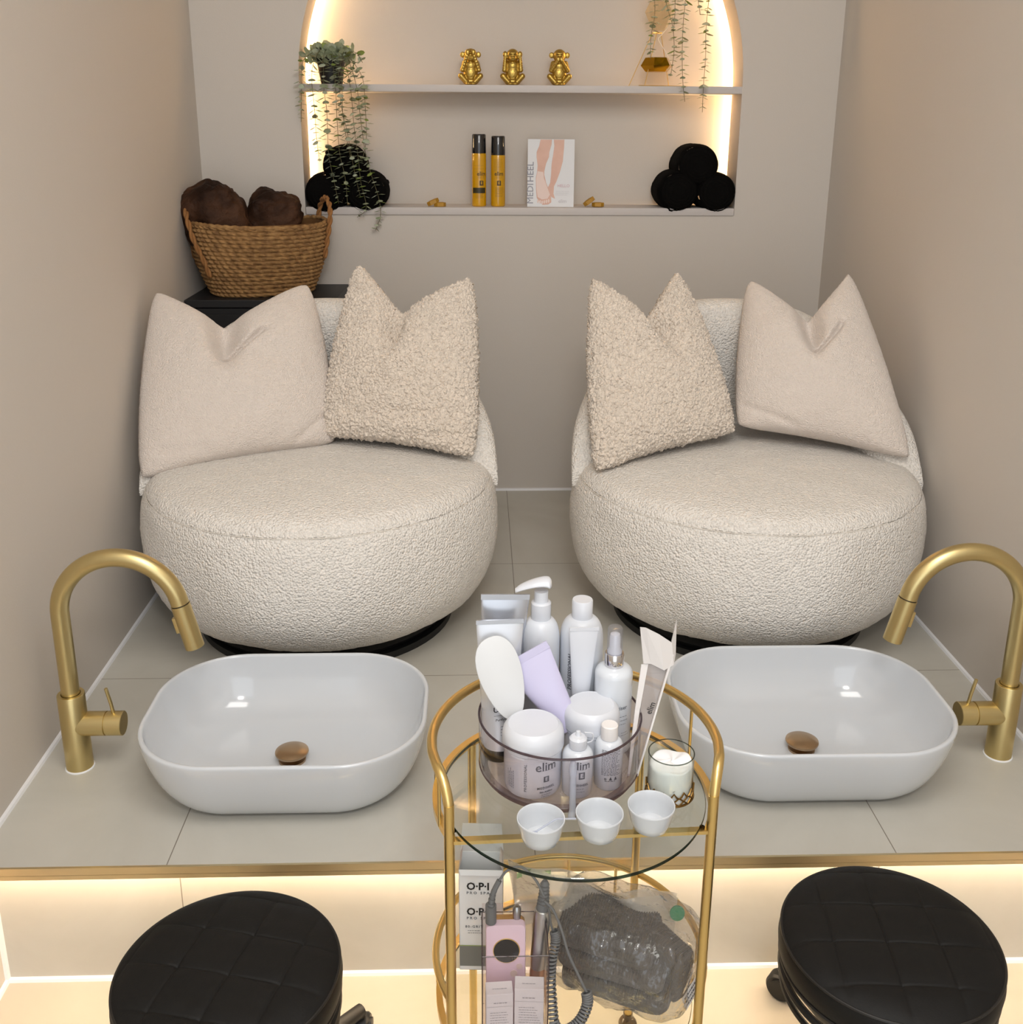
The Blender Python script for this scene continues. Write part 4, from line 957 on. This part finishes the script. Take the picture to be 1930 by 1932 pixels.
for k in range(14):
    a0 = 2 * PI * k / 14; a1 = a0 + 2 * PI / 14
    f = lambda s, z0, z1, x0, x1: [(RB * math.cos(x0 + (x1 - x0) * q / 4), RB * math.sin(x0 + (x1 - x0) * q / 4), z0 + (z1 - z0) * q / 4) for q in range(5)]
    gs.append(tube(f(0, .002, .014, a0, a1), .0011, 6)); gs.append(tube(f(0, .014, .002, a0, a1), .0011, 6))
    am = (a0 + a1) / 2; gs.append(tube([(RB * math.cos(a0), RB * math.sin(a0), .013), (RB * math.cos((a0 + am) / 2), RB * math.sin((a0 + am) / 2), .0155), (RB * math.cos(am), RB * math.sin(am), .021), (RB * math.cos((a1 + am) / 2), RB * math.sin((a1 + am) / 2), .0155), (RB * math.cos(a1), RB * math.sin(a1), .013)], .0012, 6))
gs.append(tube([(RB * math.cos(2 * PI * i / 60), RB * math.sin(2 * PI * i / 60), .0018) for i in range(60)], .0016, 8, closed=True))
obj('pierced_collar', join(*gs), mat('aged bronze', (134, 104, 58), .35, 1.0), t)
def ramekin(label, x, y):
    t = obj('ramekin', lathe([(0, .0004), (.0205, .0004), (.0225, .002), (.0262, .012), (.0288, .024), (.0302, .031), (.0306, .0325), (.0302, .0336), (.0292, .0336), (.0282, .032), (.0268, .022), (.0242, .010), (.021, .0055), (.012, .0038), (0, .0034)], 64), M_ceramic)
    t.location = (x, y, ZG); tag(t, label, 'bowl', 'small white ramekins')
ramekin('small white ramekin with a clear spatula lying across it, farthest from the candle', .0215, -2.121)
ramekin('small empty white ramekin in the middle of the row of three', .0962, -2.112)
ramekin('small empty white ramekin touching the bronze collar of the candle glass', .1640, -2.098)
M_clearp = clear_mat('clear soft plastic', (238, 240, 246), milk=.3, milk_rgb=(232, 236, 246))
t = obj('clear_spatula', join(tube([(.066, -2.118, .6), (.040, -2.122, .603), (.014, -2.127, .588)], .0013, 8), xf(lathe([(0, -.0007), (.005, -.0006), (.005, .0006), (0, .0007)], 20), (.010, -2.128, .585), (0, -.5, 0), (1.6, 1, 1))), M_clearp)
tag(t, 'clear plastic spatula lying across the first white ramekin', 'spatula')
t = thing('dropper', 'small clear plastic dropper with a steel ball standing between two ramekins', 'dropper', (.0655, -2.078, ZG))
obj('barrel', xf(lathe([(0, .001), (.006, .001), (.0062, .004), (.0045, .012), (.0042, .058), (.0052, .064), (.005, .074), (.003, .080), (0, .081)], 24), rot=(-.12, 0, 0)), M_clearp, t)
obj('steel_ball', xf(lathe([(.0055 * math.cos(a), .0055 * math.sin(a)) for a in [-PI / 2 + PI * i / 12 for i in range(13)]], 24, False), (.008, -.004, .006)), mat('steel ball', (190, 184, 176), .12, 1.0), t)

# ------------------------------------------------------------------ lower shelf
# open carton
def carton():
    t = thing('file_carton', 'open white carton of nail files standing at the edge of the lower glass shelf', 'box', (-.053, -1.966, ZS), math.radians(-3))
    W, D, HH = .0315, .020, .176
    M_c = mat('white carton', (232, 232, 232), .5); M_ci = mat('carton inside', (196, 184, 178), .6); th = .0008
    walls = join(box(-W, W, -D, -D + th, 0, HH), box(-W, W, D - th, D, 0, HH), box(-W, -W + th, -D, D, 0, HH), box(W - th, W, -D, D, 0, HH), box(-W, W, -D, D, 0, th))
    obj('carton_walls', walls, M_c, t, smooth=False)
    obj('back_flap', ([(-W, D, HH), (W, D, HH), (W - .003, D + .004, HH + .045), (-W + .003, D + .004, HH + .045), (-W, D + th, HH), (W, D + th, HH), (W - .003, D + .004 + th, HH + .045), (-W + .003, D + .004 + th, HH + .045)], [(0, 1, 2, 3), (4, 5, 6, 7), (0, 1, 5, 4), (1, 2, 6, 5), (2, 3, 7, 6), (3, 0, 4, 7)]), clear_mat('pale flap', (240, 238, 236), milk=.75, milk_rgb=(224, 222, 220)), t, smooth=False)
    obj('side_flap', join(([(-W, -D, HH), (-W, D, HH), (-W + .004, D - .003, HH + .014), (-W + .004, -D + .006, HH + .012)], [(0, 1, 2, 3)]), ([(W, -D, HH), (W, D, HH), (W - .004, D - .003, HH + .012), (W - .006, -D + .008, HH + .006)], [(0, 1, 2, 3)])), M_ci, t, smooth=False)
    obj('front_flap', ([(-W, -D, HH), (W, -D, HH), (W - .003, -D - .002, HH - .008), (-W + .003, -D - .002, HH - .008)], [(0, 1, 2, 3)]), M_c, t, smooth=False)
    F = lambda g, x, z: plane_on(g, (x, -D, z), (1, 0, 0), (0, 0, 1), .0006)
    obj('lettering', join(F(text_geo('O·P·I', .0175, .0005, xscale=.9), -.004, .148), F(text_geo('O·P·I', .0175, .0005, xscale=.9), -.004, .104)), mat('carton black', (28, 28, 30), .5), t, smooth=False)
    obj('small_lettering', join(F(text_geo('PRO SPA', .0062, .0001, spacing=1.5), -.004, .137), F(text_geo('PRO SPA', .0062, .0001, spacing=1.5), -.004, .093), F(text_geo('80-GRIT', .0058, .0001, spacing=1.3), -.010, .078), F(text_lines(2, .022, .004, 0, 0, .0009, 4), -.008, .071)), M_ink, t, smooth=False)
    obj('grey_band', F(rect(W * 1.98, .036), 0, .0255), mat('carton grey', (122, 122, 118), .5), t, smooth=False)
    obj('green_line', F(rect(W * 1.98, .0012), 0, .0443), mat('carton green', (160, 176, 92), .5), t, smooth=False)
carton()
# clear holder
HX0, HX1, HY0, HY1, HT = -.0525, .0345, -2.128, -2.048, .158
t = thing('acrylic_holder', 'open clear acrylic holder on the lower shelf with the pink drill unit inside', 'holder', ((HX0 + HX1) / 2, (HY0 + HY1) / 2, ZS))
hw, hd_ = (HX1 - HX0) / 2, (HY1 - HY0) / 2; th = .0022
gw = []
for (a, b, c, d, h0) in ((-hw, hw, -hd_, -hd_ + th, HT), (-hw, hw, hd_ - th, hd_, HT + .015), (-hw, -hw + th, -hd_ + th, hd_ - th, HT), (hw - th, hw, -hd_ + th, hd_ - th, HT)):
    gw.append(box(a, b, c, d, .002, h0))
obj('holder_walls', join(*gw, box(-hw, hw, -hd_, hd_, 0, .002)), M_acryl, t, smooth=False)
ed = [(-hw, -hd_, HT), (hw, -hd_, HT), (hw, hd_, HT), (-hw, hd_, HT)]
obj('holder_edges', join(*[tube([ed[i], ed[(i + 1) % 4]], .0007, 6) for i in range(4)], *[tube([(x, y, 0), (x, y, HT)], .0008, 6) for x, y, _ in ed]), clear_mat('holder edge', (120, 96, 100), milk=.3, milk_rgb=(120, 100, 104)), t)
# drill unit
t = thing('nail_drill_unit', 'pink nail drill control unit with a round black dial in the clear holder', 'nail drill', (-.0205, -2.080, ZS + .0022))
M_pink = mat('pale pink plastic', (222, 196, 208), .35, coat=.2)
lean = Matrix.Rotation(math.radians(-7), 4, 'X')
body = [(x, z - .006) for x, z in rrect(.054, .156, .007, 5)]
obj('front_panel', xm(loft([[(x * s, y, z * (.994 if s < 1 else 1) + .084) for x, z in body] for s, y in ((.97, -.0128), (1, -.0115), (1, .0)) ]), lean), M_pink, t)
obj('back_shell', xm(loft([[(x * s, y, z * (.99 if s < 1 else 1) + .080) for x, z in body] for s, y in ((1, .0), (1, .014), (.9, .018))]), lean), mat('gold back shell', (206, 160, 96), .25, .7), t)
dsc = lambda r, x, z, y0, y1: xm(xf(cyl(r, 0, 1, 48), (x, y0, z), (-PI / 2, 0, 0), (1, 1, y1 - y0)), lean)
dl = obj('dial', dsc(.0175, .001, .118, -.0136, -.0120), mat('gloss black dial', (12, 12, 14), .08, coat=.8), t)
obj('dial_ring', xm(tube([(.001 + .0178 * math.cos(2 * PI * i / 48), -.0130, .118 + .0178 * math.sin(2 * PI * i / 48)) for i in range(48)], .0007, 6, closed=True), lean), M_cart, dl)
for bx, bz, br in ((.0185, .094, .0042), (.0110, .0835, .0050)):
    obj('button', dsc(br, bx, bz, -.0134, -.0120), mat('pearl button', (228, 208, 200), .3, .3), t)
obj('socket', xm(xf(join(box(-.0045, .0045, -.0132, -.012, -.004, .004)), (-.005, 0, .060)), lean), mat('dark socket', (40, 18, 22), .5), t, smooth=False)
obj('metal_pin', xm(xf(lathe([(0, 0), (.0048, 0), (.0052, .010), (.0058, .013), (.0058, .022), (.004, .026), (0, .027)], 24), (.0155, .003, .148)), lean), mat('brushed steel', (176, 176, 176), .3, 1.0), t)
# handpiece and coiled cable
t = thing('drill_handpiece', 'silver nail drill handpiece resting upright, plugged to the curly grey cable', 'nail drill', (.0185, -2.072, ZS + .0025))
M_steel = mat('satin aluminium', (198, 198, 200), .28, 1.0)
hp_ = Matrix.Rotation(math.radians(-5), 4, 'X') @ Matrix.Rotation(math.radians(4), 4, 'Y')
obj('grip', xm(lathe([(.0098, .078), (.0108, .082), (.0112, .10), (.0108, .135), (.0108, .136), (.0115, .1365), (.0118, .160), (.0108, .168), (.0095, .169), (0, .169)], 40), hp_), M_steel, t)
obj('copper_tip', xm(lathe([(0, .002), (.0075, .002), (.0102, .02), (.0105, .07), (.0100, .079)], 36), hp_), mat('copper pink', (206, 158, 128), .3, .8), t)
M_cable = mat('grey cable', (108, 108, 108), .55)
obj('strain_relief', xm(lathe([(.009, .167), (.0088, .176)] + [(.0078 - .0022 * (i / 11) + (.0008 if i % 2 else -.0004), .178 + i * .0026) for i in range(12)] + [(.0035, .212), (0, .213)], 24), hp_), M_cable, t)
T = (.0185, -2.072, ZS + .0025)
cb = thing('coiled_cable', 'curly grey cable looping from the pink drill unit to the handpiece', 'cable', (0, 0, 0))
pl = Vector((-.040, -2.072, .395)); top = Vector((.0345, -2.0885, .452))
obj('plug', tube([(-.0405, -2.068, .400), (-.0405, -2.069, .428)], .0075, 20), M_cable, cb)
rl = smooth_path([(-.0405, -2.069, .428), (-.037, -2.066, .446), (-.029, -2.062, .462)], 6)
obj('strain_relief', join(*[tube([rl[i], rl[i + 1]], .0052 - .0002 * i, 12) for i in range(0, len(rl) - 1, 2)], tube(rl, .0038, 10)), M_cable, cb)
obj('cord', tube(smooth_path([(-.029, -2.062, .462), (-.018, -2.06, .476), (.000, -2.062, .4825), (.018, -2.075, .474), (.030, -2.088, .456)], 8), .0018, 8), M_cable, cb)
obj('cord', tube(smooth_path([(.030, -2.090, .452), (.042, -2.095, .440), (.053, -2.10, .412), (.062, -2.105, .38), (.075, -2.11, .35), (.0865, -2.115, .325)], 8), .0018, 8), M_cable, cb)
obj('cord', tube(smooth_path([(.031, -2.088, .452), (.037, -2.085, .43), (.040, -2.08, .405), (.0435, -2.078, .392)], 6), .0016, 8), M_cable, cb)
def coil(path, turns, r, tw=.0017):
    P = smooth_path(path, 40); n = turns * 14; Q = []; L_ = len(P) - 1
    for i in range(n + 1):
        f = i / n * L_; k = min(int(f), L_ - 1); p = P[k].lerp(P[k + 1], f - k); tg = (P[k + 1] - P[k]).normalized()
        u = (Vector((0, 1, 0)) - tg * tg.y).normalized(); v = tg.cross(u); a = 2 * PI * turns * i / n; Q.append(p + (u * math.cos(a) + v * math.sin(a)) * r)
    return tube(Q, tw, 6)
obj('coil', coil([(.0865, -2.115, .325), (.088, -2.12, .312), (.080, -2.128, .295), (.066, -2.132, .282), (.050, -2.133, .279), (.043, -2.13, .288)], 24, .0062), M_cable, cb, angle=None)
obj('coil', coil([(.0455, -2.078, .392), (.047, -2.082, .38), (.042, -2.092, .36), (.040, -2.10, .335), (.041, -2.115, .31), (.043, -2.13, .288)], 26, .0055), M_cable, cb, angle=None)
# two small boxes
def small_box(label, x, y, rz, wd, hh, seed):
    t = thing('sanding_band_box', label, 'box', (x, y, ZS + .0022), rz, 'small white sanding band boxes')
    obj('carton', box(-wd / 2, wd / 2, -.011, .011, 0, hh), mat('white carton', (232, 232, 232), .5), t, smooth=False, bevel=.0005)
    F = lambda g, z: plane_on(g, (0, -.011, z), (1, 0, 0), (0, 0, 1), .0006)
    obj('lettering', join(F(text_lines(7, wd * .7, .0042, 0, 0, .0007, seed), hh - .030), F(text_lines(1, wd * .45, .004, 0, 0, .0011, seed + 3), hh - .014), F(rect(wd * .96, .0003), hh - .020), plane_on(text_lines(1, wd * .5, .004, 0, 0, .0009, seed + 5), (0, -.002, hh), (1, 0, 0), (0, 1, 0), .0006)), mat('pale print', (150, 150, 156), .6), t, smooth=False)
small_box('small white printed box standing directly before the pink drill unit', -.0300, -2.1105, math.radians(3), .036, .088, 21)
small_box('small white printed box standing below the silver handpiece tip', .0105, -2.1090, math.radians(-4), .039, .094, 31)

# grey towels in a clear bag
M_grey = mat('charcoal waffle cloth', (92, 85, 77), .95, bump=('noise', 300, .5, .003), sheen=.3)
def folded(label, c, size, rot, seed, ribs=40):
    sx, sy, sz = size
    def f(u, v):
        a = 2 * PI * v; ca, sa = math.cos(a), math.sin(a)
        y = sy * math.copysign(abs(ca) ** .35, ca); z = sz * math.copysign(abs(sa) ** .6, sa); x = (u - .5) * 2 * sx
        e = 1 - (abs(u - .5) * 2) ** 14 * .25
        rb = .0011 * math.sin(u * ribs * 2 * PI) * (1 if sa > -.2 else .3)
        lay = .0010 * math.sin(z / sz * 9) * abs(ca)
        w = .004 * noise.noise(Vector((x * 14 + seed, y * 14, z * 5)))
        return Vector((x, y * e + lay * (1 if ca > 0 else -1), z * e + rb + w))
    g = grid(f, 220, 40); n = 220
    caps = [tuple((n + 1) * j for j in range(40)), tuple((n + 1) * j + n for j in range(40))]
    o = obj('folded_cloth', (g[0], g[1] + caps), M_grey, angle=50); o.location = c; o.rotation_euler = rot
    tag(o, label, 'cloth', 'charcoal cloths inside the clear bag')
folded('charcoal waffle cloth lowest in the clear plastic bag', (.150, -2.010, ZS + .020), (.078, .052, .018), (0, 0, -.42), 1)
folded('charcoal waffle cloth folded in the middle of the stack in the bag', (.142, -2.008, ZS + .054), (.077, .052, .015), (0, .06, -.38), 2)
folded('charcoal waffle cloth on top of the stack in the clear bag', (.132, -1.998, ZS + .084), (.070, .050, .014), (.12, .12, -.34), 3)
folded('charcoal cloth folded upright at the end of the bag nearest the gold leg', (.212, -2.030, ZS + .05), (.034, .018, .045), (0, .1, -.9), 4, 16)
M_film = clear_mat('crinkled bag film', (236, 234, 232), gloss=1.5, milk=.05, bump=(26, 1.0), rough=.08)
bagt = thing('plastic_bag', 'crinkled clear plastic bag holding charcoal cloths on the lower shelf', 'bag', (.150, -2.010, ZS))
def bagf(u, v):
    a = 2 * PI * u; b = PI * (v - .5); ca, sa = math.cos(a), math.sin(a); cb_, sb = math.cos(b), math.sin(b)
    P = Vector((.106 * math.copysign(abs(ca) ** .6, ca) * abs(cb_) ** .35, .070 * math.copysign(abs(sa) ** .6, sa) * abs(cb_) ** .35, .060 * math.copysign(abs(sb) ** .5, sb)))
    q = P * 16; P += P.normalized() * (.006 * (1 - abs(noise.noise(q)) * 3) + .003 * (1 - abs(noise.noise(q * 2.3)) * 3))
    P = Euler((0, .10, -.40)).to_matrix() @ P; P.z = max(P.z + .064, .0015); return P
obj('bag_film', grid(bagf, 120, 60), M_film, bagt, angle=None)
def flapf(u, v):       # loose mouth of the bag rising behind the cloths
    x = -.165 + .255 * u; top = .165 - .075 * u + .010 * math.sin(u * 9); base = .07 - .02 * u
    z = base + (top - base) * v; y = .030 + .012 * math.sin(u * 11 + v * 3) + .015 * v + .008 * noise.noise(Vector((u * 6, v * 4, 2)))
    x += .03 * (1 - v) * (.5 - u)
    return Vector((x, y, z))
gf = grid(flapf, 60, 20); gb = ([v + Vector((0, .012 + .004 * math.sin(v.x * 60), 0)) for v in gf[0]], gf[1])
obj('bag_mouth', join(gf, gb), clear_mat('milky bag film', (240, 238, 232), gloss=1.2, milk=.5, milk_rgb=(240, 236, 226), bump=(30, 1.0), rough=.15), bagt, angle=None)
M_green = mat('green print', (70, 158, 112), .5)
g1 = grid(lambda u, v: Vector((-.152 + .05 * u, .036 + .01 * u, .150 + .010 * v + .004 * math.sin(u * 5))), 8, 3)
obj('green_marking', g1, clear_mat('pale green print', (206, 226, 200), milk=.45, milk_rgb=(150, 196, 140)), bagt)
obj('green_marking', xf(lathe([(0, -.001), (.011, -.001), (.011, .001), (0, .001)], 24), (.083, .028, .092), (1.2, .2, 0)), M_green, bagt)
lw = plane_on(join(rect(.052, .020)), (.095, -.052, .034), (.5, .45, .42), (-.35, .1, 1), 0)
obj('printed_label', lw, mat('white carton', (232, 232, 232), .5), bagt, smooth=False)
obj('label_print', plane_on(text_lines(3, .044, .0055, 0, .0055, .0024, 8), (.095, -.052, .034), (.5, .45, .42), (-.35, .1, 1), .0006), M_ink, bagt, smooth=False)
